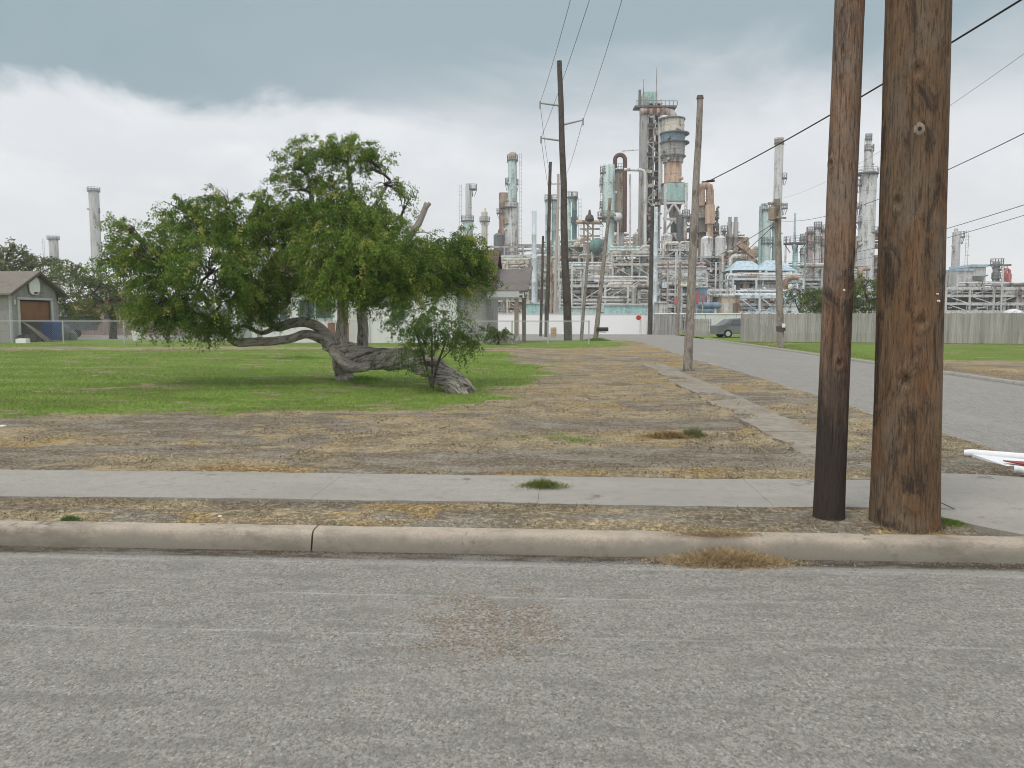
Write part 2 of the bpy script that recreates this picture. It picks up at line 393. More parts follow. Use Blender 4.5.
g = MB(); S = 600
g.add([(-S, -S, -.06), (S, -S, -.06), (S, S, -.06), (-S, S, -.06)], [(0, 1, 2, 3)]); tag(g.build('ground', M_FAR), kind='structure')
g = MB()
def sheet(x0, x1, y0, y1, z_, nx=1, ny=1):
    m = MB()
    for i in range(nx):
        for j in range(ny):
            a, b = x0 + (x1 - x0) * i / nx, x0 + (x1 - x0) * (i + 1) / nx; c, d = y0 + (y1 - y0) * j / ny, y0 + (y1 - y0) * (j + 1) / ny
            m.add([(a, c, z_), (b, c, z_), (b, d, z_), (a, d, z_)], [(0, 1, 2, 3)])
    return m
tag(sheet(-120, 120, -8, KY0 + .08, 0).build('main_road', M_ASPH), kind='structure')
tag(sheet(3.2, SX1 + .05, KY0 + .08, 52.6, -.004).build('side_road', M_ASPH2), kind='structure')
tag(sheet(-140, SX1 + .05, 52.6, 84, -.001).build('cross_street', M_ASPH2), kind='structure')

# the corner lot ------------------------------------------------------
def lot_height(X, Y, edge=True):
    h = .135 + (fbm(X * .35, Y * .35, 71) - .5) * .07 * sstep(7.5, 11, Y) + (fbm(X * 2.5, Y * 2.5, 73) - .5) * .018
    cov = sstep(.46, .64, .5 * fbm(X * 1.3, Y * .8, 151) + .5 * fbm(X * 4, Y * 3, 153) + .10 * (1 - sstep(7.3, 11, Y)) + .12 * sstep(2.75, 2.45, X) - .10 * sstep(2.8, 3.1, X))
    inwalk = ((Y > 6.17) & (Y < 7.30)) | ((X > 2.50) & (X < 3.42) & (Y > 7.2) & (Y < 25))
    h = h + .014 * (Y < 6.3); h = np.where(Y < 5.75, h - (.026 + .01 * (vnoise(X * 3, Y * 3, 171) - .5)) * (1 - sstep(5.46, 5.75, Y)), h); h = np.where((X > 2.62) & (Y < 7.9), .10 + 0 * h, h); h = np.where((X <= 2.95) & (X > 2.6) & (Y < 6.15), .13, h)
    return np.where(inwalk, np.where((Y > 7.32) & (cov > .5), .160 + .01 * cov, .10), h)
ys = [KY1 - .04]
while ys[-1] < 52.5: ys.append(ys[-1] + max(.05, .0095 * ys[-1]))
ys[-1] = 52.6
xs = list(np.arange(-90, -20, .5)) + list(np.arange(-20, SX0 - .08, .11)) + [SX0 - .08]
XX, YY = np.meshgrid(np.array(xs), np.array(ys)); gz, dz, oz = zones(XX, YY)
ZZ = lot_height(XX, YY)
V = np.stack([XX.ravel(), YY.ravel(), ZZ.ravel()], 1); T = np.stack([gz.ravel(), dz.ravel(), oz.ravel()], 1)
nx_, ny_ = len(xs), len(ys); ii = np.arange(nx_ * ny_).reshape(ny_, nx_)
F = np.stack([ii[:-1, :-1].ravel(), ii[:-1, 1:].ravel(), ii[1:, 1:].ravel(), ii[1:, :-1].ravel()], 1)
cen = V[F].mean(1); out = (cen[:, 0] > CC[0]) & (cen[:, 1] < CC[1]) & (np.hypot(cen[:, 0] - CC[0], cen[:, 1] - CC[1]) > CR - .1)
tag(npmesh('lawn', V, F[~out], M_LOT, tint=T, smooth=True), kind='structure')
# block across the side street ----------------------------------------
def zones_r(X, Y):
    wy = Y + (fbm(X * .4, Y * .4, 83) - .5) * 6
    g = sstep(27, 31, wy) * (1 - .7 * sstep(.55, .7, fbm(X * .5, Y * .8, 85)))
    d = sstep(.5, .65, fbm(X * .4, Y * .8, 87)) * .6 + np.exp(-((X - SX1 - .5) / .5) ** 2) * .7
    o = sstep(.4, .6, fbm(X * .6, Y * .9, 88)) * .8
    return g, np.clip(d * (1 - g), 0, 1), o * (1 - g)
ys = [8.0]
while ys[-1] < 82: ys.append(ys[-1] + max(.08, .011 * ys[-1]))
xs = list(np.arange(SX1 + .12, 16, .15)) + list(np.arange(16, 90, .6))
X2, Y2 = np.meshgrid(np.array(xs), np.array(ys)); g2_, d2_, o2_ = zones_r(X2, Y2)
Z2 = .06 + .06 * sstep(SX1, SX1 + 2, X2) + (fbm(X2 * .4, Y2 * .4, 91) - .5) * .06
V = np.stack([X2.ravel(), Y2.ravel(), Z2.ravel()], 1); T = np.stack([g2_.ravel(), d2_.ravel(), o2_.ravel()], 1)
nx_, ny_ = len(xs), len(ys); ii = np.arange(nx_ * ny_).reshape(ny_, nx_)
F = np.stack([ii[:-1, :-1].ravel(), ii[:-1, 1:].ravel(), ii[1:, 1:].ravel(), ii[1:, :-1].ravel()], 1)
tag(npmesh('verge', V, F, M_LOT, tint=T, smooth=True), kind='structure')

# kerbs ----------------------------------------------------------------
prof = [(0, -.05), (0.0, .012), (.012, .055), (.024, .095), (.036, .118), (.056, .130), (.085, .135), (.165, .138), (.175, .13), (.178, -.05)]
def kerb_run(m, pts, nrm, hs=1.0, seed=0):
    vs = []; fs = []; n = len(prof)
    for i, (p, q) in enumerate(zip(pts, nrm)):
        w = (float(vnoise(p[0] * 2.1, p[1] * 2.1, 5 + seed)) - .5) * .012; e = (float(vnoise(p[0] * 9, p[1] * 9, 6 + seed)) - .5) * .006
        for (a, b) in prof: vs.append((p[0] + q[0] * (a + w), p[1] + q[1] * (a + w), b * hs + (e if b > .05 else 0)))
    for i in range(len(pts) - 1):
        for k in range(n - 1): fs.append((i * n + k, (i + 1) * n + k, (i + 1) * n + k + 1, i * n + k + 1))
    fs.append(tuple(range(n))); fs.append(tuple((len(pts) - 1) * n + k for k in range(n - 1, -1, -1)))
    m.add(vs, fs)
km = MB(); x = -91.7
while x < 3.2:                              # poured in lengths, with open joints
    x1 = min(x + 6.0, 3.3); N_ = 60; kerb_run(km, [(x + .006 + (x1 - x - .012) * i / N_, KY0) for i in range(N_ + 1)], [(0, 1)] * (N_ + 1)); x = x1
N_ = 26; aa = [-math.pi / 2 + (math.pi / 2) * i / N_ for i in range(N_ + 1)]
kerb_run(km, [(CC[0] + CR * math.cos(a), CC[1] + CR * math.sin(a)) for a in aa], [(-math.cos(a), -math.sin(a)) for a in aa])
tag(km.build('kerb', M_KERB), kind='structure')
km = MB(); y = CC[1]
while y < 50:
    y1 = min(y + 3.0, 50.2); N_ = 24
    kerb_run(km, [(SX0, y + .01 + (y1 - y - .02) * i / N_) for i in range(N_ + 1)], [(-1, 0)] * (N_ + 1), .95, 9); y = y1
tag(km.build('side_kerb', M_CONC), kind='structure')
km = MB(); y = 8
while y < 60:
    y1 = y + 3.0; N_ = 20
    kerb_run(km, [(SX1, y + .01 + 2.98 * i / N_) for i in range(N_ + 1)], [(1, 0)] * (N_ + 1), .6, 11); y = y1
tag(km.build('far_kerb', M_CONC), kind='structure')

# walks ----------------------------------------------------------------
def slab_row(x0, x1, y0, y1, step, z_, axis='x', wob=.02, seed=0):
    m = MB(); a, b = (x0, x1) if axis == 'x' else (y0, y1); p = a
    while p < b - .01:
        q = min(p + step, b); dz = random.uniform(-.004, .004); N_ = 12; lo = []; hi = []
        for i in range(N_ + 1):
            s_ = p + .0007 + (q - p - .0014) * i / N_
            e0 = (float(fbm(s_ * 1.3, seed, 3)) - .5) * wob * 2 + (float(vnoise(s_ * 9, seed, 4)) - .5) * wob * .8; e1 = (float(fbm(s_ * 1.3, seed + 9, 3)) - .5) * wob * 2 + (float(vnoise(s_ * 9, seed + 7, 4)) - .5) * wob * .8
            if axis == 'x': lo.append((s_, y0 + e0)); hi.append((s_, y1 + e1))
            else: lo.append((x1 + e0, s_)); hi.append((x0 + e1, s_))
        ring = lo + hi[::-1]; n = len(ring)
        vs = [(u, v, z_ + dz) for u, v in ring] + [(u, v, z_ - .10) for u, v in ring]
        fs = []
        for i in range(N_): fs.append((i, i + 1, n - 2 - i, n - 1 - i))
        for i in range(n): j = (i + 1) % n; fs.append((i, n + i, n + j, j))
        m.add(vs, fs); p = q
    return m
tag(slab_row(-91.67, 3.0, 6.20, 7.28, 1.83, .149, 'x', .03, 1).build('sidewalk', M_CONC, smooth=False), kind='structure')
pm = slab_row(2.60, 3.30, 7.30, 25.5, 1.52, .150, 'y', .07, 3)
t_, c_ = mat_concrete('path_concrete', (.27, .245, .205), .8); M_PATH = t_.done(t_.mix(t_.math('MULTIPLY', t_.ramp(t_.noise(t_.pos(), 3.5, 6, .7), .42, .6), .6), c_, (.20, .165, .115)))
tag(pm.build('path', M_PATH, smooth=False), kind='structure')
ap = MB(); ring = [(2.70, 6.19), (2.80, 5.95), (2.93, 5.72), (3.02, 5.6), (3.12, KY1 + .02), (3.3, KY1 + .02)]
for i in range(1, 13):
    a = -math.pi / 2 + math.pi / 2 * i / 13; ring.append((CC[0] + (CR - .19) * math.cos(a), CC[1] + (CR - .19) * math.sin(a)))
ring += [(4.75, 7.0), (4.60, 7.34), (4.0, 7.6), (3.02, 7.75), (3.02, 6.19)]
ap.add([(x, y, .146) for x, y in ring] + [(x, y, .05) for x, y in ring], [tuple(range(len(ring)))] + [(i, len(ring) + i, len(ring) + (i + 1) % len(ring), (i + 1) % len(ring)) for i in range(len(ring))])
tag(ap.build('corner_apron', M_CONC, smooth=False), kind='structure')

# ------------------------------------------------------------------ grass, straw, gravel
def mat_blade():
    t = NT('grass_blades', .85, .15); c = t.attr('tint'); t.put(t.b.inputs['Base Color'], c)
    tr = t.N('ShaderNodeBsdfTranslucent'); t.L(c, tr.inputs[0]); mx = t.N('ShaderNodeMixShader'); mx.inputs[0].default_value = .3
    o = [n for n in t.t.nodes if n.type == 'OUTPUT_MATERIAL'][0]
    t.L(t.b.outputs[0], mx.inputs[1]); t.L(tr.outputs[0], mx.inputs[2]); t.L(mx.outputs[0], o.inputs[0]); return t.m
M_BLADE = mat_blade()
def blades(name, X, Y, Z, h, w, lean, cols, var=.25, label=None, cat='grass', kind='stuff'):
    n = len(X); a = rng.uniform(0, 2 * np.pi, n); b = rng.uniform(0, 2 * np.pi, n)
    ca, sa = np.cos(a), np.sin(a); L = lean * rng.uniform(.4, 1.4, n) * h
    B = np.stack([X, Y, Z], 1); s_ = np.stack([ca, sa, ca * 0], 1) * (w / 2)[:, None]
    tip = B + np.stack([np.cos(b) * L, np.sin(b) * L, h * np.clip(1.05 - .55 * L / np.maximum(h, 1e-4), .12, 1)], 1)
    V = np.empty((n * 3, 3)); V[0::3] = B - s_; V[1::3] = B + s_; V[2::3] = tip
    c = cols * (1 + rng.uniform(-var, var, (n, 1))); T = np.repeat(c, 3, 0)
    o = npmesh(name, V, np.arange(n * 3).reshape(n, 3), M_BLADE, tint=T)
    if kind: tag(o, label, cat, kind=kind)
    return o
def scatter(n, y0, y1, p=1.6, margin=1.35):
    u = rng.uniform(0, 1, n); q = 1 - p
    Y = (y0 ** q + u * (y1 ** q - y0 ** q)) ** (1 / q)
    c = -sy_ / cy_ * Y; X = c + rng.uniform(-.66, .66, n) * margin * Y
    return X, Y
def on_hard(X, Y):
    bare = ((X > 2.53) & (X < 3.38) & (Y > 7.31) & (Y < 25.5)) & (lot_height(X, Y) < .12)
    e1 = (vnoise(X * 7, X * 0, 161) + vnoise(X * 23, X * 0, 163)) * .05; return bare | (((Y > 6.15 + e1) & (Y < 7.32 - e1)) | ((X > 2.9) & (Y < 7.8)) | (Y < KY1))
X, Y = scatter(330000, 9.5, 44, 1.5); k = X < SX0 - .15; X, Y = X[k], Y[k]
g_, d_, o_ = zones(X, Y); k = (rng.uniform(0, 1, len(X)) < g_ * 1.1) & ~on_hard(X, Y); X, Y, g_ = X[k], Y[k], g_[k]
tn = fbm(X * .5, Y * .8, 101)[:, None]; u = rng.uniform(0, 1, (len(X), 1)); C = np.array([[.11, .20, .032]]) * (1 - u) + np.array([[.33, .47, .11]]) * u
lw = fbm(X * .45, Y * 1.0, 141)[:, None]; C = C * (.72 + .56 * sstep(.38, .62, lw)); C = np.where((rng.uniform(0, 1, (len(X), 1)) < .05 + .5 * np.clip(tn - .5, 0, 1) * 2), np.array([[.30, .26, .13]]), C)
blades('green_grass', X, Y, lot_height(X, Y) - .004, rng.uniform(.025, .065, len(X)) * (1 + .4 * tn[:, 0]), .00055 * Y + .001, .8, C, .3, 'short green lawn grass of the corner lot under the mesquite tree', 'grass')
X, Y = scatter(360000, 5.5, 40, 1.7); k = X < SX0 - .1; X, Y = X[k], Y[k]
g_, d_, o_ = zones(X, Y); cl = fbm(X * 3.1, Y * 3.1, 111, 3)
k = (rng.uniform(0, 1, len(X)) < (1 - g_ * .85) * (1 - .90 * d_) * sstep(.28, .62, cl) * 1.1) & ~on_hard(X, Y)
X, Y, o_, g_ = X[k], Y[k], o_[k][:, None], g_[k]
u = rng.uniform(0, 1, (len(X), 1)); u = u ** 1.4; C = np.array([[.13, .10, .065]]) * (1 - u) + np.array([[.64, .53, .35]]) * u
pt = sstep(.40, .62, .55 * fbm(X * .8, Y * 1.1, 131) + .45 * fbm(X * 2.6, Y * 3.4, 133))[:, None]; C = C * (.48 + .62 * pt); C = C * (1 - o_) + (np.array([[.20, .135, .07]]) * (1 - u) + np.array([[.58, .42, .22]]) * u) * o_
C = np.where(rng.uniform(0, 1, (len(X), 1)) < .05, np.array([[.10, .14, .04]]), C)
hh = rng.uniform(.012, .05, len(X)) * np.where(Y < 6.3, .8, 1)
blades('dry_grass', X, Y, lot_height(X, Y) - .003, hh, .0011 * Y + .002, 1.3, C, .3, 'dry straw-coloured grass matted over the bare front of the lot', 'dry grass')
# right-hand verge grass
n = 60000; X = SX1 + .3 + rng.uniform(0, 1, n) ** 1.3 * 24; Y = rng.uniform(15, 50, n); g_, d_, o_ = zones_r(X, Y)
u = rng.uniform(0, 1, (n, 1)); C = np.where(rng.uniform(0, 1, (n, 1)) < g_[:, None], np.array([[.13, .16, .05]]) * (1 - u) + np.array([[.34, .34, .14]]) * u, np.array([[.20, .14, .06]]) * (1 - u) + np.array([[.44, .33, .17]]) * u)
blades('verge_grass', X, Y, .10 + 0 * X, rng.uniform(.03, .07, n), .00055 * Y, .9, C, .3, 'mixed green and straw grass across the side street', 'grass')
# gravel and crumbs
def pebbles(name, X, Y, Z, s, cols, mat, label, cat):
    n = len(X); base = np.array([[1, 0, 0], [-.3, .9, 0], [-.6, -.8, 0], [.1, .05, .8]]); ang = rng.uniform(0, 2 * np.pi, n)
    ca, sa = np.cos(ang), np.sin(ang); V = np.empty((n, 4, 3)); jit = rng.uniform(.6, 1.3, (n, 4, 3))
    bb = base[None] * jit; V[:, :, 0] = bb[:, :, 0] * ca[:, None] - bb[:, :, 1] * sa[:, None]; V[:, :, 1] = bb[:, :, 0] * sa[:, None] + bb[:, :, 1] * ca[:, None]; V[:, :, 2] = bb[:, :, 2]
    V = V * s[:, None, None] + np.stack([X, Y, Z], 1)[:, None, :]
    o_ = np.arange(n)[:, None] * 4; F = np.concatenate([o_ + np.array([[0, 1, 3]]), o_ + np.array([[1, 2, 3]]), o_ + np.array([[2, 0, 3]])])
    o = npmesh(name, V.reshape(-1, 3), F, mat, tint=np.repeat(cols, 4, 0)); tag(o, label, cat, kind='stuff'); return o
t_ = NT('stones', .9, .2); M_STONE = t_.done(t_.attr('tint'))
X, Y = scatter(15000, 5.5, 16, 2.0); g_, d_, o_ = zones(X, Y); k = (rng.uniform(0, 1, len(X)) < .08 + .9 * d_) & ~on_hard(X, Y) & (X < 4.8); X, Y = X[k], Y[k]
u = rng.uniform(0, 1, (len(X), 1)) ** 2; C = np.array([[.14, .125, .105]]) * (1 - u) + np.array([[.44, .41, .35]]) * u
pebbles('gravel', X, Y, lot_height(X, Y) - .002, rng.uniform(.003, .009, len(X)) * (1 + (rng.uniform(0, 1, len(X)) > .97) * 1.6), C, M_STONE, 'loose pale gravel in the bare soil beside the walk', 'gravel')
n = 15000; Y = KY0 - np.abs(rng.normal(0, .075, n)); X = rng.uniform(-5, 4.5, n); k = rng.uniform(0, 1, n) < .25 + .75 * vnoise(X * 1.5, X * 0, 6); X, Y = X[k], Y[k]
u = rng.uniform(0, 1, (len(X), 1)); C = np.array([[.05, .042, .034]]) * (1 - u) + np.array([[.30, .23, .14]]) * u ** 2
pebbles('gutter_crumbs', X, Y, .001 + 0 * X, rng.uniform(.002, .007, len(X)), C, M_STONE, 'dark grit and crumbs lying in the gutter at the foot of the kerb', 'grit')
n = 3000; X = rng.uniform(-4.5, 4.5, n); Y = rng.uniform(1.6, 5.2, n); pr = np.exp(-(((X + .35) / .5) ** 2 + ((Y - 4.05) / .4) ** 2)) * .9 + .18; k = rng.uniform(0, 1, n) < pr; X, Y = X[k], Y[k]
u = rng.uniform(0, 1, (len(X), 1)); C = np.array([[.12, .115, .105]]) * (1 - u) + np.array([[.32, .30, .26]]) * u
pebbles('road_grit', X, Y, .0005 + 0 * X, rng.uniform(.0015, .0048, len(X)), C, M_STONE, 'loose stone chips on the worn asphalt of the near street', 'stone chips')
# weeds and straw heaps that can be told apart
def tuft(name, label, cat, c, rx, ry, h, n, cols, lean=.8, w=.006, group=None):
    X = rng.normal(0, 1, n) * rx * .5; Y = rng.normal(0, 1, n) * ry * .5
    r = np.sqrt((X / rx) ** 2 + (Y / ry) ** 2); hh = h * rng.uniform(.4, 1, n) * np.clip(1.1 - r * .7, .2, 1)
    i = rng.integers(0, len(cols), n); C = np.array(cols)[i]
    o = blades(name, X, Y, 0 * X + np.clip(.25 - r * .3, 0, 1) * h, hh, np.full(n, w), lean, C, .3, kind=None); o.location = c
    return tag(o, label, cat, group)
GR = [(.06, .13, .03), (.12, .20, .05), (.21, .27, .09)]; ST = [(.30, .20, .08), (.45, .33, .16), (.18, .12, .06)]
tuft('weed', 'low green weed growing out of a crack across the near sidewalk', 'weed', gp(543, 486, .155), .20, .13, .10, 1300, GR + [ST[0]], 1.2, .007)
tuft('weed', 'small dusty green weed beside a heap of brown clippings on the bare lot', 'weed', gp(692, 436), .18, .12, .17, 900, [(.12, .19, .08), (.17, .24, .10), (.26, .30, .15), (.30, .22, .12)], .9, .010)
tuft('clippings_heap', 'heap of rust-brown clippings beside the dusty green weed', 'clippings', gp(668, 437), .34, .16, .13, 1800, ST + [(.42, .32, .18)], 1.2, .010)
tuft('clippings_heap', 'thin heap of dry straw lying over the kerb edge left of the big pole', 'clippings', Vector((gp(722, 550, .1).x, 5.40, .14)), .34, .09, .04, 2200, [(.36, .26, .14), (.55, .44, .27), (.24, .17, .09)], 1.5, .006)
tuft('straw_drift', 'loose straw heap spilled on the asphalt against the kerb left of the poles', 'clippings', Vector((gp(722, 556, .0).x, 5.24, .001)), .42, .15, .13, 7000, [(.36, .26, .14), (.55, .44, .27), (.64, .53, .34), (.24, .17, .09), (.44, .33, .18)], 1.3, .007)
tuft('moss_tuft', 'bright green tuft hugging the right foot of the thick pole', 'weed', Vector((2.79, 5.80, .14)), .12, .13, .035, 1000, [(.10, .17, .03), (.16, .24, .05)], .9, .006)
tuft('weed', 'tiny green sprig in the gravel strip left by the kerb', 'weed', gp(71, 520), .09, .06, .06, 400, GR, .9, .006)
for px, py, lb in ((95, 352, 'pale sprig on the lawn left of the fallen limb'),): pass
tuft('grass_clump', 'tall grass clump on the lawn behind the fallen trunk', 'grass clump', gp(300, 359), 1.1, .5, .20, 900, [(.12, .24, .03), (.22, .36, .06), (.28, .36, .10)], .6, .018)
tuft('grass_clump', 'grass clump around the rooted foot of the leaning trunk', 'grass clump', gp(362, 380), .7, .4, .16, 900, [(.12, .24, .03), (.22, .36, .06)], .7, .015)
tuft('grass_clump', 'grass clump at the foot of the leaning pole with the mailbox', 'grass clump', gp(596, 341), 1.1, .5, .32, 800, [(.12, .24, .03), (.22, .36, .06)], .6, .03)
for i, (px, py, s_) in enumerate(((220, 517, .02), (349, 513, .018), (3, 427, .045), (402, 514, .014))):
    m = MB(); m.lathe((0, 0, 0), [(s_ * .8, 0), (s_, s_ * .3), (s_ * .7, s_ * .62), (s_ * .2, s_ * .72)], 7)
    o = m.build('pebble', plain('white_pebble', (.62, .58, .52))); o.location = gp(px, py, .135) - Vector((0, 0, .002))
    tag(o, ['white pebble in the strip straight before the left sidewalk', 'pale flat pebble in the strip right of the kerb joint', 'white stone at the far left edge of the dry lawn', 'small chalky pebble in the strip nearest the middle'][i], 'pebble')
# ================================================================== WOODEN POLES
def mat_pole(name, cols, dark, darkz, streak=1.0, seed=0, tar=None):
    t = NT(name, .82, .25); P = t.pos(loc=(seed, seed * 2, 0))
    a = t.noise(t.pos((1, 1, .05), loc=(seed, 0, 0)), 38 * streak, 5, .7); b = t.noise(t.pos((1, 1, .14), loc=(seed, 3, 0)), 9 * streak, 7, .7, .4)
    c = t.noise(t.pos((1, 1, .45), loc=(0, seed, 1)), 3.4, 6, .65, .3); g = t.noise(t.pos((1, 1, .12), loc=(seed, 7, 0)), 75 * streak, 4, .75)
    blot = t.noise(t.pos((1, 1, .4), loc=(seed, seed, 4)), 4.6, 7, .72, .8); red = t.noise(t.pos((1, 1, .5), loc=(seed + 3, seed, 9)), 3.8, 6, .7, .4)
    col = t.mix(t.ramp(b, .36, .64), cols[0], cols[1]); col = t.mix(t.math('MULTIPLY', t.ramp(c, .45, .60), .85), col, cols[2])
    col = t.mix(t.math('MULTIPLY', t.ramp(red, .50, .64), .62), col, cols[3])
    col = t.mix(t.math('MULTIPLY', t.ramp(blot, .50, .38), .80), col, dark)
    col = t.mix(t.math('MULTIPLY', t.ramp(g, .52, .70), .38), col, tuple(min(.8, x * 1.9) for x in cols[1]))
    col = t.mix(t.math('MULTIPLY', t.ramp(a, .44, .34), .65), col, dark); col = t.mix(t.math('MULTIPLY', t.ramp(g, .47, .38), .65), col, dark)
    z_ = t.sep(t.geo.outputs['Position'])[2]
    if darkz: col = t.mix(t.math('MULTIPLY', t.ramp(t.math('ADD', z_, t.math('MULTIPLY', t.math('SUBTRACT', b, .5), 2.2)), darkz[1], darkz[0]), .88), col, dark)
    t.bump(t.math('ADD', a, t.math('ADD', t.math('MULTIPLY', b, .8), t.math('MULTIPLY', g, .4))), .75, .012)
    return t.done(col)
M_P1 = mat_pole('creosote_pole_wood', [(.17, .105, .068), (.24, .16, .11), (.20, .155, .12), (.19, .095, .048)], (.024, .022, .021), (.7, 1.9), 1.2, 3)
M_P2 = mat_pole('brown_pole_wood', [(.118, .072, .041), (.165, .106, .062), (.15, .118, .085), (.175, .085, .036)], (.030, .023, .018), None, 1.0, 9)
M_P3 = mat_pole('grey_pole_wood', [(.25, .22, .185), (.34, .31, .275), (.31, .285, .255), (.23, .185, .145)], (.12, .10, .085), None, .8, 15)
M_P4 = mat_pole('dark_pole_wood', [(.075, .062, .052), (.12, .10, .085), (.10, .09, .08), (.07, .05, .04)], (.03, .025, .022), None, .8, 21)
def big_pole(label, base, top, r0, r1, mat, nchk, seed, knots):
    N, M = 200, 460; rg = np.random.default_rng(seed)
    A = np.linspace(0, 2 * np.pi, N, endpoint=False) + R(90); L = (top - base).length
    S = np.linspace(0, 1, M) ** 1.35; AA, SS = np.meshgrid(A, S); zz_ = SS * L
    r = r0 + (r1 - r0) * SS + (fbm(AA * 1.2, zz_ * .5, seed) - .5) * r0 * .07
    r = r + r0 * .06 * np.exp(-zz_ / .35)
    r = r + (fbm(AA * 14, zz_ * 1.1, seed + 3, 3) - .5) * r0 * .035 + (fbm(AA * 40, zz_ * 2.5, seed + 5, 2) - .5) * r0 * .018
    for i in range(nchk):
        a0 = rg.uniform(0, 2 * np.pi) + R(90); z0 = rg.uniform(0, L * .8); ln = rg.uniform(.5, 2.4)
        wig = a0 + (fbm(zz_ * 1.2, 0 * zz_, seed + i) - .5) * .22
        d = np.angle(np.exp(1j * (AA - wig))); wdt = rg.uniform(.012, .03)
        r = r - rg.uniform(.006, .018) * np.exp(-(d / wdt) ** 2) * sstep(0, .2, zz_ - z0) * sstep(0, .3, z0 + ln - zz_)
    for (a0, z0, s_) in knots:
        d = np.angle(np.exp(1j * (AA - a0))) * r0; q = np.hypot(d, (zz_ - z0) * .8) / s_
        r = r + .010 * np.exp(-((q - 1) / .45) ** 2) - .02 * np.exp(-(q / .5) ** 2)
    ax = (top - base) / L
    V = np.stack([base.x + ax.x * zz_ + np.cos(AA) * r, base.y + ax.y * zz_ + np.sin(AA) * r, base.z + ax.z * zz_], -1).reshape(-1, 3)
    ii = np.arange(M * N).reshape(M, N); F = np.stack([ii[:-1], np.roll(ii[:-1], -1, 1), np.roll(ii[1:], -1, 1), ii[1:]], -1).reshape(-1, 4)
    o = npmesh('utility_pole', V, F, mat, smooth=True)
    return tag(o, label, 'utility pole')
for b_, r_, lb in ((Vector((1.965, 5.87, .135)), .13, 'dead grass and grit heaped round the foot of the slimmer near pole'), (Vector((2.455, 5.76, .135)), .245, 'dead grass and grit heaped round the foot of the thickest pole')):
    n = 900; a = rng.uniform(0, 2 * np.pi, n); q = r_ + np.abs(rng.normal(0, .035, n)) - .015; C = np.array([[.10, .085, .06], [.30, .25, .17], [.42, .34, .21], [.12, .14, .05]])[rng.integers(0, 4, n)]
    o_ = blades('dead_grass', b_.x + np.cos(a) * q, b_.y + np.sin(a) * q, 0 * a + b_.z, rng.uniform(.01, .045, n), np.full(n, .005), .8, C, .3, lb, 'dead grass')
camA = lambda p: math.atan2(-p.y, -p.x)      # direction from the pole to the camera
b = Vector((1.965, 5.87, .08)); p1 = big_pole('slimmer near wooden pole, tar-black at its foot, left of the thick one', b, b + Vector((.075, .02, 9.2)), .105, .088, M_P1, 26, 5, [(camA(b) + .3, 1.2, .035), (camA(b) - .9, 2.6, .03)])
b2 = Vector((2.455, 5.76, .08)); p2 = big_pole('thickest wooden pole in front, brown, rooted beside the kerb', b2, b2 + Vector((-.14, .02, 11.2)), .222, .165, M_P2, 34, 8, [(camA(b2) + .05, 3.15, .05), (camA(b2) - .45, 2.3, .045), (camA(b2) + .35, 1.5, .05), (camA(b2) - .1, 1.1, .06)])
M_GALV = plain('galvanised', (.45, .46, .46), .45, .15); M_NAIL = plain('nail_head', (.75, .74, .70), .4, .1)
def on_pole(base, r, px, py):
    a = ray(px, py); D = math.hypot(base.x, base.y) - r * .93
    p = at(px, py, 1.0); d = (p - Vector((0, 0, HC))); 
    # nearest hit of the view ray with the pole's cylinder
    o2 = Vector((0, 0)); dd = Vector((d.x, d.y)); cc = Vector((base.x, base.y))
    A_ = dd.dot(dd); B_ = -2 * dd.dot(cc); C_ = cc.dot(cc) - r * r; q = B_ * B_ - 4 * A_ * C_
    tt = (-B_ - math.sqrt(max(q, 0))) / (2 * A_); return Vector((0, 0, HC)) + d * tt
def stud(base, r, px, py, s, mat, name, parent):
    h = on_pole(base, r, px, py); nrm = Vector((h.x - base.x, h.y - base.y, 0)).normalized(); m = MB(); m.tube([h - nrm * .02, h + nrm * s * .5], [s, s * .8], 8); m.build(name, mat, parent)
for px, py, s_ in ((938, 294, .006), (939, 301, .009)): stud(b2, .213, px, py, s_, M_NAIL, 'nail', p2)
for px, py, s_ in ((844, 290, .010), (830, 482, .007)): stud(b, .100, px, py, s_, M_NAIL, 'nail', p1)
h = on_pole(b2, .2115, 919, 129); nr = Vector((h.x - b2.x, h.y - b2.y, 0)).normalized(); q = nr.to_track_quat('Z', 'Y').to_matrix()
M_DARKH = plain('hole_dark', (.02, .015, .012)); m = MB(); vs = []; fs = []                      # ragged rim of the knot hole
for k in range(16):
    a = 2 * math.pi * k / 16; e = 1 + .3 * random.random()
    for rr, hh in ((.036 * e, .0), (.026 * e, .010), (.014, .012), (.012, .011)): vs.append(h + q @ Vector((rr * math.cos(a), rr * 1.3 * math.sin(a), hh - .003)))
for k in range(16):
    j = (k + 1) % 16
    for c in range(3): fs.append((k * 4 + c, j * 4 + c, j * 4 + c + 1, k * 4 + c + 1))
fs.append(tuple(k * 4 + 3 for k in range(16))); m.add(vs, fs); m.build('knot_hole', plain('knot_wood', (.24, .20, .155), .9, .7, 60), p2); m = MB(); m.tube([h + nr * .006 + RT * .006, h + nr * .016 + RT * .006], [.013, .012], 9); m.build('hole', M_DARKH, p2)

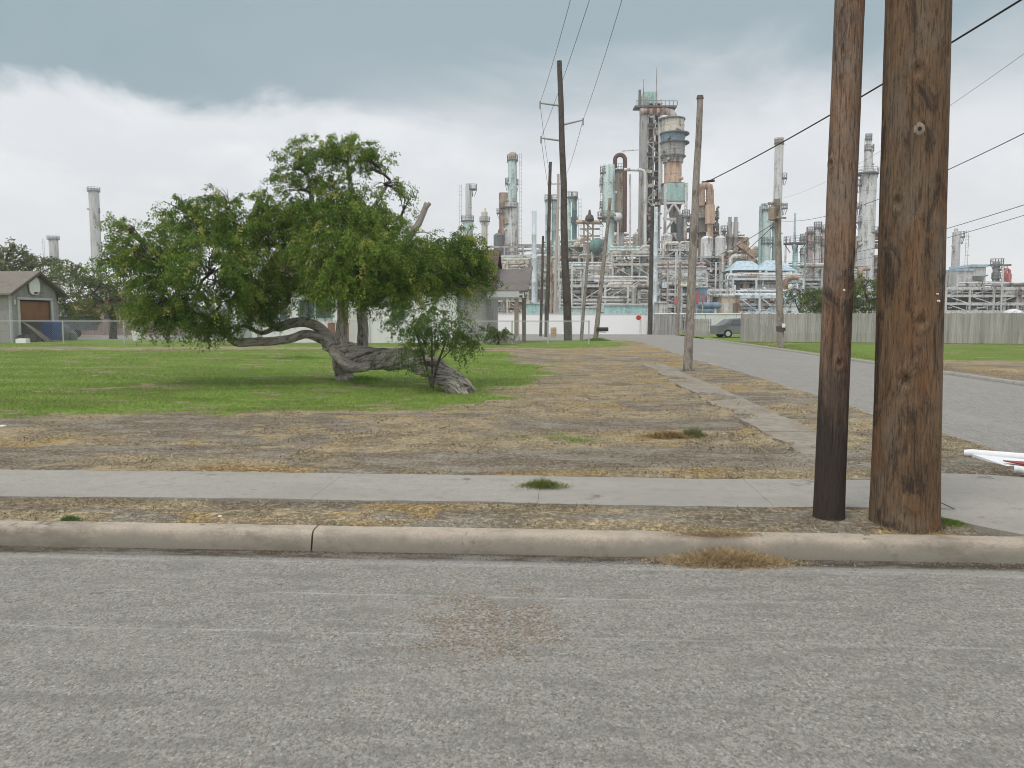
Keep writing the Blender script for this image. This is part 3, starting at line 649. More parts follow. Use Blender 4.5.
def pole(label, pb, pt, D, w0, w1, mat, name='utility_pole', zb=.0):
    base = at(pb[0], pb[1], D); base.z = zb; top = at(pt[0], pt[1], D)
    s_ = D / FPX; r0, r1 = w0 * s_ / 2, w1 * s_ / 2; n = 14; pts = [base.lerp(top, i / n) for i in range(n + 1)]
    L = (top - base).length
    pts = [p + RT * (float(vnoise(i * .5, D, 4)) - .5) * .05 * L / 8 for i, p in enumerate(pts)]
    t = thing(name, label, 'utility pole', base)
    MB().tube(pts, [r0 + (r1 - r0) * i / n for i in range(n + 1)], 12).build('shaft', mat, t)
    return t, base, top
t7, b7, top7 = pole('bare grey wooden pole leaning right, standing alone beside the path', (688, 371), (700, 97), gd(371) , 9.4, 5.8, M_P3)
m = MB(); hd = at(700, 99, gd(371)); m.tube([hd, hd + Vector((0, 0, .09))], [.10, .085], 10); m.build('cap', plain('pole_cap', (.12, .10, .09)), t7)
hk = at(700, 182, gd(371)); m = MB(); m.tube([hk + RT * .05, hk + RT * .18 - FW * .1], .02, 6); m.tube([hk + RT * .16 - FW * .1, hk + RT * .34 - FW * .22], .035, 6); m.build('cable_clamp', M_P4, t7)
t8, b8, top8 = pole('weathered pole with a rusty transformer can beyond the side street', (781, 347), (777, 199), 41.3, 7.5, 6.0, M_P3)
c = at(772.5, 213, 41.1); m = MB(); m.lathe(c, [(.12, -.38), (.20, -.34), (.20, .24), (.13, .31), (.05, .36)], 14); m.build('transformer_can', paint('rusty_can', (.33, .27, .22), .8), t8)
c = at(778, 207, 40.9); m = MB(); m.bar(at(768, 203.5, 41), at(786, 205, 41), .09, .12); m.build('crossarm', M_P3, t8); m = MB(); m.bar(at(770, 217, 41), at(786, 218, 41), .08); m.build('crossarm', M_P3, t8)
m = MB(); m.box(at(783.6, 325.5, 41.05), (.16, .05, .2)); m.build('reflector', plain('reflector', (.85, .85, .82)), t8)
m = MB(); m.tube([at(781, 331, 41.3), at(780.8, 326, 41.3)], .235, 12); m.build('dark_band', M_P4, t8)
t1, b1, top1 = pole('tallest dark power pole with three arms, at the end of the lawn', (567.5, 341), (560, 61), 52, 8.4, 4.8, M_P4)
arms = []
for (a, bb) in (((559, 105.5), (540, 103)), ((560, 140.5), (541, 138)), ((562, 125), (583, 120))):
    m = MB(); m.tube([at(*a, 52), at(*bb, 52)], [.07, .05], 6); tip = at(*bb, 52); m.tube([tip - Vector((0, 0, .32)), tip + Vector((0, 0, .12))], [.07, .05], 8); m.build('insulator_arm', plain('grey_arm', (.34, .35, .36)), t1); arms.append(tip)
pole('dark pole just left of the tallest pole, reaching half its height', (546.5, 336), (550, 162), 68, 4.4, 3.0, M_P4)
t2b, _, _ = pole('thin pale pole half hidden between two dark poles', (554, 334), (558.5, 174), 84, 3.6, 2.4, plain('pale_pole', (.42, .38, .34)))
for yy in (184, 208, 230): m = MB(); m.bar(at(551, yy, 84), at(562, yy, 84), .1); m.build('crossarm', plain('grey_arm', (.34, .35, .36)), t2b)
pole('short dark pole left of the other power poles, starting below the pipe racks', (540.8, 336), (543.0, 236), 70, 3.0, 2.2, M_P4)
pole('short brown leaning pole left of the mailbox pole', (581, 340), (589, 243), 52.5, 3.6, 2.4, M_P3)
t5, b5, _ = pole('leaning grey pole carrying the black mailbox', (595, 341), (610.5, 198), 51.5, 5.2, 3.0, M_P3)
m = MB(); m.bar(at(604, 217, 51.5), at(616, 215, 51.5), .10); m.build('crossarm', M_P3, t5)
mb_ = thing('mailbox', 'small black mailbox strapped to a leaning pole at the lawn edge', 'mailbox', at(602, 329, 51.2))
c = at(602.5, 329.3, 51.2); m = MB(); vs = []; n = 8
for e in (-.36, .36):
    vs += [c + RT * e + FW * (-.14) + Vector((0, 0, -.13)), c + RT * e + FW * .14 + Vector((0, 0, -.13))]
    vs += [c + RT * e + FW * (.14 * math.cos(math.pi * k / n)) + Vector((0, 0, .13 * math.sin(math.pi * k / n))) for k in range(n + 1)]
q = n + 3; m.add(vs, [tuple(range(q)), tuple(range(2 * q - 1, q - 1, -1))] + [(k, (k + 1) % q, q + (k + 1) % q, q + k) for k in range(q)]); m.build('box', plain('black_tin', (.02, .02, .022), .5), mb_)
m = MB(); m.bar(at(597, 331.8, 51.3), at(606, 332.2, 51.3), .05); m.build('bracket', M_GALV, mb_)
t6, _, _ = pole('dark pole behind the street end, in front of the tall tower', (649.5, 334), (652.5, 206), 78, 5.0, 3.4, M_P4)
pole('slender grey pole behind the lone leaning pole at the wooden gates', (677.5, 336), (680, 262), 72, 3.2, 2.4, M_P3)

# ------------------------------------------------------------------ wires
M_WIRE = plain('wire', (.018, .018, .02), .6); M_WIRE2 = plain('thin_wire', (.10, .10, .11), .6)
def wire(label, a, b_, sag, r, mat=None, name='power_line'):
    n = 26; pts = []
    for i in range(n + 1):
        t = i / n; p = a.lerp(b_, t); p.z -= sag * 4 * t * (1 - t); pts.append(p)
    o = MB().tube(pts, r, 5).build(name, mat or M_WIRE); return tag(o, label, 'cable')
wire('thick black cable sweeping from the lone grey pole up to the right edge', hk + RT * .2 - FW * .12, at(1130, -68, 7.6), .10, .013)
wire('upper thin wire rising to the right edge above all others', at(778, 199, 41.3), at(1180, -60, 9), .5, .0035, M_WIRE2)
wa = at(781, 221, 41.3)
wire('wire passing right of the thick pole about a quarter down the sky', wa, at(1190, 48, 9), .55, .008)
wire('wire low above the far fence, upper of the low pair at the right', at(781, 262, 41.3), at(1190, 150, 10), .35, .007, M_WIRE2)
wire('wire low above the far fence, lower of the low pair at the right', at(781, 268, 41.3), at(1190, 162, 10), .38, .006, M_WIRE2)
wire('wire from the transformer pole sloping down leftwards, upper one', at(776, 222, 41.2), at(700, 262, 110), .3, .02, M_WIRE2)
wire('wire from the transformer pole sloping down leftwards, lower one', at(776, 223, 41.2), at(706, 283, 110), .3, .02, M_WIRE2)
wire('overhead wire from the upper left arm of the tallest pole', arms[0], at(612, -160, 21), .35, .011, M_WIRE2)
wire('overhead wire crossing the tallest pole from its lower left arm', arms[1], at(640, -160, 21), .35, .011, M_WIRE2)
wire('overhead wire from the right arm of the tallest pole', arms[2], at(668, -160, 21), .35, .011, M_WIRE2)
wire('far span from the upper left arm down to the thin pale pole', arms[0], at(552, 184, 84), .6, .014, M_WIRE2)
wire('far span from the lower left arm down to the thin pale pole', arms[1], at(553, 208, 84), .6, .014, M_WIRE2)
wire('far span from the right arm down to the thin pale pole', arms[2], at(561, 184, 84), .6, .014, M_WIRE2)

# ================================================================== TREES
def mat_leaf():
    t = NT('leaves', .6, .3); c = t.attr('tint'); t.put(t.b.inputs['Base Color'], c)
    tr = t.N('ShaderNodeBsdfTranslucent'); t.L(t.mix(.5, c, (.12, .17, .02)), tr.inputs[0]); mx = t.N('ShaderNodeMixShader'); mx.inputs[0].default_value = .33
    o = [n for n in t.t.nodes if n.type == 'OUTPUT_MATERIAL'][0]; t.L(t.b.outputs[0], mx.inputs[1]); t.L(tr.outputs[0], mx.inputs[2]); t.L(mx.outputs[0], o.inputs[0]); return t.m
M_LEAF = mat_leaf()
def mat_bark(name, a, b_, sc=1):
    t = NT(name, .95, .15); P = t.pos()
    v = t.noise(t.pos((1, 1, 1)), 9 * sc, 6, .7, 1.2); w = t.noise(P, 30 * sc, 5, .7); u = t.vor(t.pos((1, .5, 1)), 14 * sc, 'DISTANCE_TO_EDGE')
    c = t.mix(t.ramp(v, .33, .66), a, b_); c = t.mix(t.ramp(w, .55, .75), c, tuple(x * 1.35 for x in b_)); c = t.mix(t.math('MULTIPLY', t.ramp(v, .46, .36), .8), c, tuple(x * .35 for x in a))
    t.bump(t.math('ADD', t.math('MULTIPLY', v, 1.2), w), 1.0, .04); return t.done(c)
M_BARK = mat_bark('mesquite_bark', (.19, .17, .15), (.44, .41, .37)); M_BARKD = mat_bark('dark_bark', (.06, .05, .042), (.13, .11, .095))
def mat_bark2():
    t = NT('furrowed_bark', .95, .12)
    def at_(sc, loc=(0, 0, 0)):
        q = t.N('ShaderNodeMapping'); t.L(t.attr('bk'), q.inputs[0]); q.inputs['Scale'].default_value = sc; q.inputs['Location'].default_value = loc; return q.outputs[0]
    a = t.noise(at_((1, 1, .16)), 30, 6, .72, .4); b_ = t.noise(at_((1, 1, .3)), 9, 6, .7, .8); c_ = t.noise(t.pos(), 45, 4, .75); lich = t.noise(t.pos(), 5, 6, .7)
    c = t.mix(t.ramp(b_, .36, .62), (.27, .24, .21), (.56, .53, .48)); c = t.mix(t.math('MULTIPLY', t.ramp(c_, .5, .66), .6), c, (.66, .63, .58))
    c = t.mix(t.math('MULTIPLY', t.ramp(a, .47, .39), .9), c, (.045, .038, .032)); c = t.mix(t.math('MULTIPLY', t.ramp(b_, .42, .34), .8), c, (.06, .05, .042)); c = t.mix(t.math('MULTIPLY', t.ramp(lich, .56, .66), .5), c, (.40, .38, .31))
    t.bump(t.math('ADD', t.math('MULTIPLY', a, 1.5), b_), 1.0, .05); return t.done(c)
M_BARK = mat_bark2()
def gnarl(m, pts, rad, n=28, sub=7, amp=.10, twist=1.2, seed=0):
    """ridged, twisted limb through smooth points"""
    P_ = [Vector(p) for p in pts]; out = []; rs = []
    for i in range(len(P_) - 1):
        p0, p1_, p2_, p3 = P_[max(i - 1, 0)], P_[i], P_[i + 1], P_[min(i + 2, len(P_) - 1)]
        for k in range(sub):
            t = k / sub; out.append(.5 * ((2 * p1_) + (p2_ - p0) * t + (2 * p0 - 5 * p1_ + 4 * p2_ - p3) * t * t + (3 * p1_ - p0 - 3 * p2_ + p3) * t ** 3)); rs.append(rad[i] * (1 - t) + rad[i + 1] * t)
    out.append(P_[-1]); rs.append(rad[-1]); M = len(out); vs = []; fs = []; prev = None; L = 0; Ls = [0]
    for i in range(1, M): Ls.append(Ls[-1] + (out[i] - out[i - 1]).length)
    AA, LL = np.meshgrid(np.linspace(0, 2 * np.pi, n, endpoint=False), np.array(Ls)); AW = AA + LL * twist
    lump = np.sin(AW * 3 + seed) * .40 + np.sin(AW * 5 + 1.3 * seed + LL) * .30
    u_ = np.abs(np.angle(np.exp(1j * (AW))))          # seamless angle for the furrows
    fur = 1 - np.abs(2 * vnoise(u_ * 5.5 + fbm(AA, LL * 2.5, seed) * 2.0, LL * 1.8, seed + 3) - 1)
    fur2 = 1 - np.abs(2 * vnoise(u_ * 11 + 3, LL * 3.2, seed + 5) - 1)
    knob = fbm(u_ * 1.6 + 7, LL * 2.2, seed + 7, 3) - .5
    FR = 1 + amp * (lump + knob * 1.4) - amp * 1.05 * fur ** 3 - amp * .5 * fur2 ** 3
    if not hasattr(m, 'bk'): m.bk = []
    for i, p in enumerate(out):
        t = (out[min(i + 1, M - 1)] - out[max(i - 1, 0)]).normalized()
        if prev is None: x = t.cross(Vector((0, 0, 1)) if abs(t.z) < .9 else Vector((1, 0, 0))).normalized()
        else: x = (prev - t * prev.dot(t)).normalized()
        prev = x; y = t.cross(x)
        for k in range(n):
            a = AA[i, k]; vs.append(p + (x * math.cos(a) + y * math.sin(a)) * rs[i] * float(FR[i, k])); w_ = float(AW[i, k]); r_ = max(rs[i], .05)
            m.bk.append((math.cos(w_) * r_, math.sin(w_) * r_, Ls[i] + seed * 3.1, 1.0))
    for i in range(M - 1):
        for k in range(n): fs.append((i * n + k, i * n + (k + 1) % n, (i + 1) * n + (k + 1) % n, (i + 1) * n + k))
    fs.append(tuple(range(n - 1, -1, -1))); fs.append(tuple((M - 1) * n + k for k in range(n))); m.add(vs, fs); return out
def foliage(name, parent, lobes, leaf=(.05, .014), spray=(.25, .5), kleaf=26, cols=None, gap=.42, seed=0, gs=2.0, drop=.6, split=False, hang=1.0):
    rg = np.random.default_rng(seed); Vs = []; Ts = []; ends = []
    for li, (c, (rx, ry, rz), n) in enumerate(lobes):
        k = int(n * 2.2); d = rg.normal(0, 1, (k, 3)); d /= np.linalg.norm(d, axis=1)[:, None]
        q = rg.uniform(0, 1, (k, 1)) ** (.42); off = d * q * np.array([[rx, ry, rz]])
        # local frame: x along the picture, y into it
        W = np.array([[RT.x, RT.y], [FW.x, FW.y]]); xy = off[:, :2] @ W
        P_ = np.stack([c.x + xy[:, 0], c.y + xy[:, 1], c.z + off[:, 2]], 1)
        g_ = .5 * fbm(P_[:, 0] * gs + P_[:, 1] * gs * .6, P_[:, 2] * gs + P_[:, 1] * gs * .4, seed, 3) + .5 * fbm(P_[:, 0] * gs * 2.3 - P_[:, 1], P_[:, 2] * gs * 2.3, seed + 4, 2)
        keep = (g_ > gap + .10 * (q[:, 0] > .9)); P_ = P_[keep][:n]; g_ = g_[keep][:n]; dd = d[keep][:n]
        n_ = len(P_); ends.append(P_[::max(1, n_ // 12)])
        dx = dd[:, :2] @ W; dirn = np.stack([dx[:, 0], dx[:, 1], dd[:, 2] * .4], 1) + rg.normal(0, .45, (n_, 3)); dirn /= np.linalg.norm(dirn, axis=1)[:, None]
        ln = rg.uniform(spray[0], spray[1], n_)
        t = rg.uniform(0, 1, (n_, kleaf)); pos = P_[:, None, :] + dirn[:, None, :] * (t * ln[:, None])[:, :, None]
        pos[:, :, 2] -= (t ** 2) * ln[:, None] * drop; pos += rg.normal(0, 1, pos.shape) * (spray[0] * .16)
        pos = pos.reshape(-1, 3); N = len(pos)
        u = rg.normal(0, 1, (N, 3)); u[:, 2] -= hang; u /= np.linalg.norm(u, axis=1)[:, None]
        w = np.cross(u, rg.normal(0, 1, (N, 3))); w /= np.linalg.norm(w, axis=1)[:, None]
        ll = leaf[0] * rg.uniform(.6, 1.4, (N, 1)); lw = leaf[1] * rg.uniform(.6, 1.4, (N, 1))
        V = np.empty((N, 4, 3)); V[:, 0] = pos; V[:, 1] = pos + u * ll * .5 + w * lw; V[:, 2] = pos + u * ll; V[:, 3] = pos + u * ll * .5 - w * lw
        sp = rg.uniform(0, 1, n_); ramp = np.clip(sp * .75 + (fbm(P_[:, 0] * 1.3, P_[:, 2] * 1.3 + P_[:, 1], seed + 8) - .5) * 1.2 + .1, 0, 1)[:, None]
        C = np.array([cols[0]]) * (1 - ramp) + np.array([cols[1]]) * ramp; C = np.where(rg.uniform(0, 1, (n_, 1)) < .07, np.array([cols[2]]), C)
        C = np.repeat(C, kleaf, 0) * rg.uniform(.75, 1.25, (N, 1)); Vs.append(V.reshape(-1, 3)); Ts.append(np.repeat(C, 4, 0))
    V = np.concatenate(Vs); T = np.concatenate(Ts)
    o = npmesh(name, V, np.arange(len(V)).reshape(-1, 4), M_LEAF, parent, tint=T); return o, ends
def twigs(name, parent, nodes, lobes, ends, mat, r=.02, seed=0, n=5, thin=.35):
    rg = random.Random(seed); m = MB()
    for (c, (rx, ry, rz), _), E in zip(lobes, ends):
        nd = min(nodes, key=lambda p: (Vector(p) - c).length + max(0, Vector(p).z - c.z) * 2); nd = Vector(nd)
        mid = nd.lerp(c, .5) + Vector((rg.uniform(-.15, .15), rg.uniform(-.1, .1), rg.uniform(-.02, .15)))
        L = (c - nd).length; r0 = r * (.7 + .35 * min(L, 2)); m.tube([nd, nd.lerp(mid, .5) + Vector((rg.uniform(-.05, .05), 0, .03)), mid, mid.lerp(c, .5), c], [r0, r0 * .85, r0 * .72, r0 * .6, r0 * .5], 6)
        for e in E:
            e = Vector(e); st = nd.lerp(c, rg.uniform(.55, 1)); b_ = st.lerp(e, .5) + Vector((rg.uniform(-.08, .08), rg.uniform(-.08, .08), rg.uniform(0, .08)))
            m.tube([st, b_, e], [r0 * thin, r0 * thin * .7, r0 * .15], n)
            for _ in range(2):
                e2 = b_.lerp(e, .6) + Vector((rg.uniform(-.3, .3), rg.uniform(-.2, .2), rg.uniform(-.15, .3))) * min(1, rx); m.tube([b_, b_.lerp(e2, .5) + Vector((0, 0, .03)), e2], [r0 * thin * .6, r0 * thin * .4, r0 * .1], 4)
    return m.build(name, mat, parent)
# main mesquite ------------------------------------------------------
DT = 17.6; px2m = DT / FPX
TB, TL = gp(462, 391), gp(346, 377)
mt = thing('mesquite_tree', 'big leaning mesquite with a fallen twisted trunk on the green lawn', 'tree', (TB + TL) / 2)
def Pp(px, py, D): return at(px, py, D)
m = MB()
spine = gnarl(m, [Pp(468, 395, 15.75), Pp(450, 380, 16.1), Pp(431, 367, 16.5), Pp(410, 360.5, 17.0), Pp(385, 359, 17.6), Pp(360, 357.5, 18.1), Pp(340, 350, 18.6), Pp(328, 343, 18.9)], [.20, .24, .25, .25, .25, .28, .28, .18], 72, 14, .17, 1.6, 2)
gnarl(m, [Pp(450, 385, 15.9), Pp(460, 392, 15.6), Pp(468, 408, 15.3)], [.18, .15, .10], 36, 9, .2, 1, 3); gnarl(m, [Pp(446, 376, 16.2), Pp(462, 386, 16.3), Pp(470, 398, 16.3)], [.14, .11, .07], 30, 8, .2, 1, 33)
gnarl(m, [Pp(345, 350, 18.5), Pp(341, 362, 18.7), Pp(343, 372, 18.9), Pp(345, 384, 18.9)], [.26, .22, .20, .28], 30, 8, .14, 1.8, 4)
gnarl(m, [Pp(362, 360, 17.8), Pp(352, 367, 18.2), Pp(340, 362, 18.4)], [.12, .15, .1], 20, 6, .2, 2, 5)
gnarl(m, [Pp(372, 366, 17.5), Pp(350, 366, 17.9), Pp(333, 350, 18.3)], [.10, .14, .12], 20, 6, .2, 2, 6)
m.build('trunk', M_BARK, mt)
nodes = []
def limb(pts, rad, seed, mat=M_BARK, nm='limb'):
    m = MB(); o = gnarl(m, [Pp(*p) for p in pts], rad, 18, 6, .07, 2.0, seed); m.build(nm, mat, mt); nodes.extend(o[len(o) // 3:]); return o
limb([(336, 347, 18.6), (322, 339, 18.7), (306, 334, 18.6), (290, 339, 18.5), (272, 341, 18.3), (252, 342, 18.2), (236, 342, 18.1), (226, 332, 18.1), (218, 318, 18.1), (205, 300, 18.1), (185, 275, 18.0)], [.17, .12, .105, .10, .10, .105, .10, .07, .06, .05, .03], 11)
limb([(334, 346, 18.6), (322, 330, 18.8), (308, 323, 18.8), (292, 323, 18.9), (277, 327, 19.0), (264, 318, 19.0), (252, 308, 19.0), (240, 296, 18.9), (225, 270, 18.8)], [.17, .13, .12, .12, .11, .09, .08, .06, .04], 12)
limb([(277, 326, 19.0), (262, 333, 18.8), (244, 326, 18.6), (232, 334, 18.4)], [.07, .05, .04, .03], 13)
limb([(268, 320, 19.0), (272, 310, 19.2), (286, 305, 19.2), (290, 290, 19.2), (300, 268, 19.0), (310, 240, 18.6), (312, 205, 18.4), (308, 175, 18.3)], [.06, .06, .06, .06, .07, .07, .06, .035], 14)
limb([(340, 345, 18.5), (342, 325, 18.6), (344, 300, 18.5), (350, 270, 18.2), (356, 235, 18.0), (352, 200, 17.9), (348, 165, 17.9)], [.15, .13, .13, .12, .10, .07, .04], 15)
limb([(362, 352, 18.9), (363, 330, 19.0), (362, 305, 19.0), (368, 280, 18.8), (385, 250, 18.6), (402, 225, 18.4)], [.15, .13, .12, .11, .08, .05], 16)
limb([(345, 300, 18.5), (330, 270, 18.4), (300, 250, 18.3), (270, 245, 18.2), (240, 235, 18.1)], [.08, .08, .07, .05, .03], 17)
limb([(352, 260, 18.1), (385, 262, 17.9), (415, 275, 17.8), (450, 262, 17.7), (470, 258, 17.7)], [.08, .07, .06, .05, .03], 18)
limb([(362, 305, 18.9), (392, 292, 18.3), (420, 280, 18.0), (440, 285, 17.8)], [.07, .06, .05, .03], 19)
limb([(354, 235, 18.0), (375, 205, 18.0), (390, 180, 18.0)], [.06, .05, .03], 20)
m = MB(); gnarl(m, [Pp(402, 248, 17.9), Pp(412, 233, 17.8), Pp(420, 221, 17.8), Pp(427, 203, 17.8)], [.09, .08, .075, .06], 14, 5, .12, 2, 21)
gnarl(m, [Pp(424, 210, 17.8), Pp(430, 203, 17.75)], [.05, .045], 12, 3, .1, 2, 22); gnarl(m, [Pp(412, 233, 17.8), Pp(424, 232, 17.7), Pp(432, 235, 17.7)], [.02, .015, .006], 8, 3, .1, 2, 23)
m.build('broken_limb', plain('dead_wood', (.34, .315, .28), .9, .3, 14, bump=.4), mt)
def lobe(px, py, rx, ry, dD=0, n=120, D0=DT, dep=1.05):
    D = D0 + dD; s_ = D / FPX; return (at(px, py, D), (rx * s_ * .98, (rx + ry) / 2 * s_ * dep, ry * s_), n)
LB = [lobe(150, 258, 38, 36, .3, 150), lobe(135, 250, 25, 26, .8, 60), lobe(168, 298, 42, 34, 0, 190), lobe(190, 232, 36, 30, -.3, 140), lobe(215, 268, 44, 38, -.8, 230),
      lobe(232, 222, 34, 28, .2, 110), lobe(235, 300, 42, 30, .6, 170), lobe(262, 242, 36, 34, .3, 150), lobe(275, 275, 30, 24, .9, 90), lobe(200, 318, 34, 18, -.2, 90), lobe(158, 318, 24, 16, .2, 50),
      lobe(292, 168, 24, 20, .3, 36), lobe(318, 152, 30, 17, 0, 62), lobe(352, 150, 24, 16, 0, 66), lobe(375, 165, 22, 20, 0, 58), lobe(300, 190, 30, 18, .4, 30), lobe(385, 185, 24, 14, .3, 32),
      lobe(330, 195, 32, 22, 0, 84), lobe(318, 222, 38, 24, .2, 140), lobe(360, 215, 40, 26, -.4, 170), lobe(388, 235, 30, 26, .2, 120), lobe(330, 255, 40, 30, -.8, 210), lobe(375, 258, 44, 32, -1.0, 240),
      lobe(415, 262, 40, 26, -.5, 190), lobe(452, 256, 30, 24, 0, 130), lobe(474, 258, 17, 22, .2, 60), lobe(455, 282, 26, 15, 0, 60), lobe(400, 290, 44, 18, -.6, 150), lobe(345, 287, 32, 20, -1.0, 110),
      lobe(308, 290, 26, 26, 1.4, 60), lobe(460, 240, 20, 16, .3, 40), lobe(225, 198, 22, 12, .2, 20), lobe(122, 225, 14, 12, .5, 14), lobe(112, 262, 12, 18, .8, 16), lobe(482, 272, 10, 16, .1, 14), lobe(404, 205, 12, 16, .1, 12), lobe(176, 208, 20, 12, .2, 20)]
LB += [lobe(258, 208, 24, 16, .2, 44), lobe(284, 222, 24, 22, .3, 70), lobe(272, 300, 20, 18, 1.2, 40), lobe(300, 215, 16, 22, .8, 36)]
LB = [(c, r_ , int(n * 1.22)) for c, r_, n in LB]
cr, ends = foliage('crown', mt, LB, leaf=(.050, .0115), spray=(.2, .42), kleaf=66, cols=[(.055, .12, .018), (.24, .35, .055), (.38, .40, .10)], gap=.395, seed=5, gs=1.5)
twigs('branches', mt, [p for p in nodes], LB, ends, M_BARKD, .035, 3)
# sapling shoot by the leaning trunk
sp = thing('shrub', 'light green feathery shrub growing over the leaning trunk foot', 'shrub', gp(431, 386))
SB = [lobe(412, 322, 26, 20, 0, 60, 15.6), lobe(430, 335, 28, 20, -.2, 66, 15.6), lobe(445, 318, 20, 18, .1, 34, 15.6), lobe(455, 345, 22, 14, .1, 34, 15.6), lobe(415, 352, 18, 13, 0, 24, 15.6), lobe(478, 332, 10, 12, .1, 8, 15.6), lobe(442, 370, 14, 14, -.2, 14, 15.5)]
o_, e_ = foliage('foliage', sp, SB, leaf=(.045, .0105), spray=(.15, .35), kleaf=48, cols=[(.045, .105, .02), (.14, .22, .045), (.20, .24, .06)], gap=.42, seed=9, gs=2.2)
m = MB(); sn = []
for q in ((415, 330), (432, 330), (448, 335)):
    pts = [at(432, 388, 15.6), at((432 * .6 + q[0] * .4), 362, 15.6), at(*q, 15.6)]; m.tube(pts, [.03, .025, .012], 7); sn += pts[1:]
m.build('stems', M_BARKD, sp); twigs('twigs', sp, sn, SB, e_, M_BARKD, .012, 5)

def tree(label, base, D, trunk_top, w, lobes, cols, seed, leaf, spray, kleaf, gap=.42, gs=1.0, name='tree', bark=None, group=None, rr=.06):
    b_ = at(base[0], base[1], D); b_.z = .1; t = thing(name, label, 'tree', b_, group); m = MB(); tp = at(*trunk_top, D)
    s_ = D / FPX; mid = b_.lerp(tp, .5) + RT * .12; o = gnarl(m, [b_, mid, tp], [w * s_ * .6, w * s_ * .42, w * s_ * .25], 12, 5, .1, 1, seed); nd = [o[-1], o[-3]]
    L = [lobe(a, b1_, rx, ry, dd, n, D) for a, b1_, rx, ry, dd, n in lobes]
    for c, _, _ in L[::2]:
        k = tp.lerp(c, .6); m.tube([o[-4], o[-4].lerp(k, .5), k], [w * s_ * .25, w * s_ * .18, w * s_ * .1], 7); nd.append(k)
    m.build('trunk', bark or M_BARKD, t)
    cr, en = foliage('crown', t, L, leaf, spray, kleaf, cols, gap, seed, gs); twigs('branches', t, nd, L, en, bark or M_BARKD, rr, seed); return t
olive = [(.09, .12, .045), (.20, .225, .095), (.30, .29, .17)]
tree('olive-green tree behind the garage roof, at the left edge', (-18, 335), 62, (2, 280), 5, [(5, 262, 32, 18, 0, 90), (-30, 265, 30, 20, 0, 60), (38, 266, 24, 16, 1, 70), (48, 280, 26, 20, 0, 70), (10, 250, 18, 8, 0, 22), (-5, 280, 30, 18, 1, 60)], olive, 31, (.16, .045), (.6, 1.3), 34, .44, .5, rr=.10)
tree('mid-green tree with a forked dark trunk, right of the garage', (113, 331), 58, (110, 300), 7, [(78, 292, 26, 20, 0, 110), (100, 285, 24, 20, 0, 100), (95, 305, 26, 12, -1, 80), (125, 296, 18, 16, 0, 55), (70, 275, 16, 12, 1, 40), (140, 305, 14, 12, 0, 30), (62, 305, 12, 12, 0, 34)], [(.07, .11, .03), (.17, .22, .07), (.27, .27, .11)], 33, (.15, .042), (.5, 1.1), 34, .43, .6, rr=.09)
tree('round green tree behind the far grey fence, between the two near poles', (842, 333), 68, (842, 305), 6, [(825, 300, 20, 13, 0, 80), (852, 293, 24, 17, 0, 110), (872, 302, 14, 12, 0, 50), (838, 308, 26, 9, 0, 70), (812, 298, 9, 9, 0, 26), (862, 283, 14, 8, 0, 34), (885, 300, 10, 12, 0, 30)], [(.06, .10, .025), (.18, .24, .05), (.24, .25, .08)], 35, (.17, .045), (.5, 1.1), 34, .43, .6, rr=.09)
tree('sparse olive tree in front of the blue-grey units, near the far fence', (800, 333), 80, (800, 308), 4, [(800, 290, 10, 9, 0, 14), (812, 300, 9, 7, 0, 16), (792, 298, 8, 8, 0, 10)], olive, 36, (.18, .05), (.5, 1.0), 26, .42, .6, rr=.08)
tree('small leafy bush before the weathered side wall of the white house', (497, 341), 43.9, (497, 334), 3, [(492, 331, 9, 6, 0, 26), (503, 333, 8, 5, 0, 22)], [(.05, .09, .02), (.16, .21, .06), (.2, .22, .1)], 37, (.11, .035), (.25, .5), 26, .38, 1, name='bush', rr=.03)
tree('low green bush behind the chain-link fence under the crown', (205, 341), 52, (205, 332), 3, [(205, 331, 16, 6, 0, 44), (232, 333, 12, 5, 0, 24)], [(.05, .09, .02), (.12, .17, .05), (.2, .22, .1)], 38, (.12, .035), (.25, .5), 26, .38, 1, name='bush', rr=.03)

# ================================================================== YARDS AND HOUSES
def mat_siding(name, col, pitch=.16, dirt=.5):
    t = NT(name, .8, .2); P = t.pos(); z_ = t.sep(t.geo.outputs['Position'])[2]
    fr = t.math('FRACT', t.math('DIVIDE', z_, pitch)); a = t.noise(t.pos((1, 1, .3)), 1.6, 6, .65); b_ = t.noise(t.pos((.4, .4, 4)), 6, 5, .7)
    c = t.mix(t.math('MULTIPLY', t.ramp(a, .42, .68), dirt), col, tuple(x * .5 for x in col)); c = t.mix(t.math('MULTIPLY', t.ramp(b_, .5, .7), dirt), c, tuple(x * .66 for x in col))
    t.bump(fr, 1.0, .02); return t.done(c)
M_WHITE = mat_siding('white_boards', (.84, .85, .86), .16, .12); M_GREYB = mat_siding('weathered_boards', (.42, .42, .41), .17, .8); M_GARAGE = mat_siding('grey_garage_boards', (.33, .33, .315), .19, .7)
def mat_shingle(name, col):
    t = NT(name, .92, .15); P = t.pos(); a = t.noise(P, 1.1, 5, .6); b_ = t.noise(t.pos((3, 3, 8)), 6, 4, .7); c = t.mix(t.ramp(b_, .35, .65), tuple(x * .65 for x in col), tuple(x * 1.3 for x in col)); c = t.mix(t.math('MULTIPLY', t.ramp(a, .45, .65), .4), c, tuple(x * .6 for x in col)); t.bump(b_, .5, .02); return t.done(c)
M_SH1 = mat_shingle('tan_shingles', (.20, .18, .155)); M_SH2 = mat_shingle('grey_brown_shingles', (.17, .155, .145)); M_SH3 = mat_shingle('brown_shingles', (.12, .085, .07))
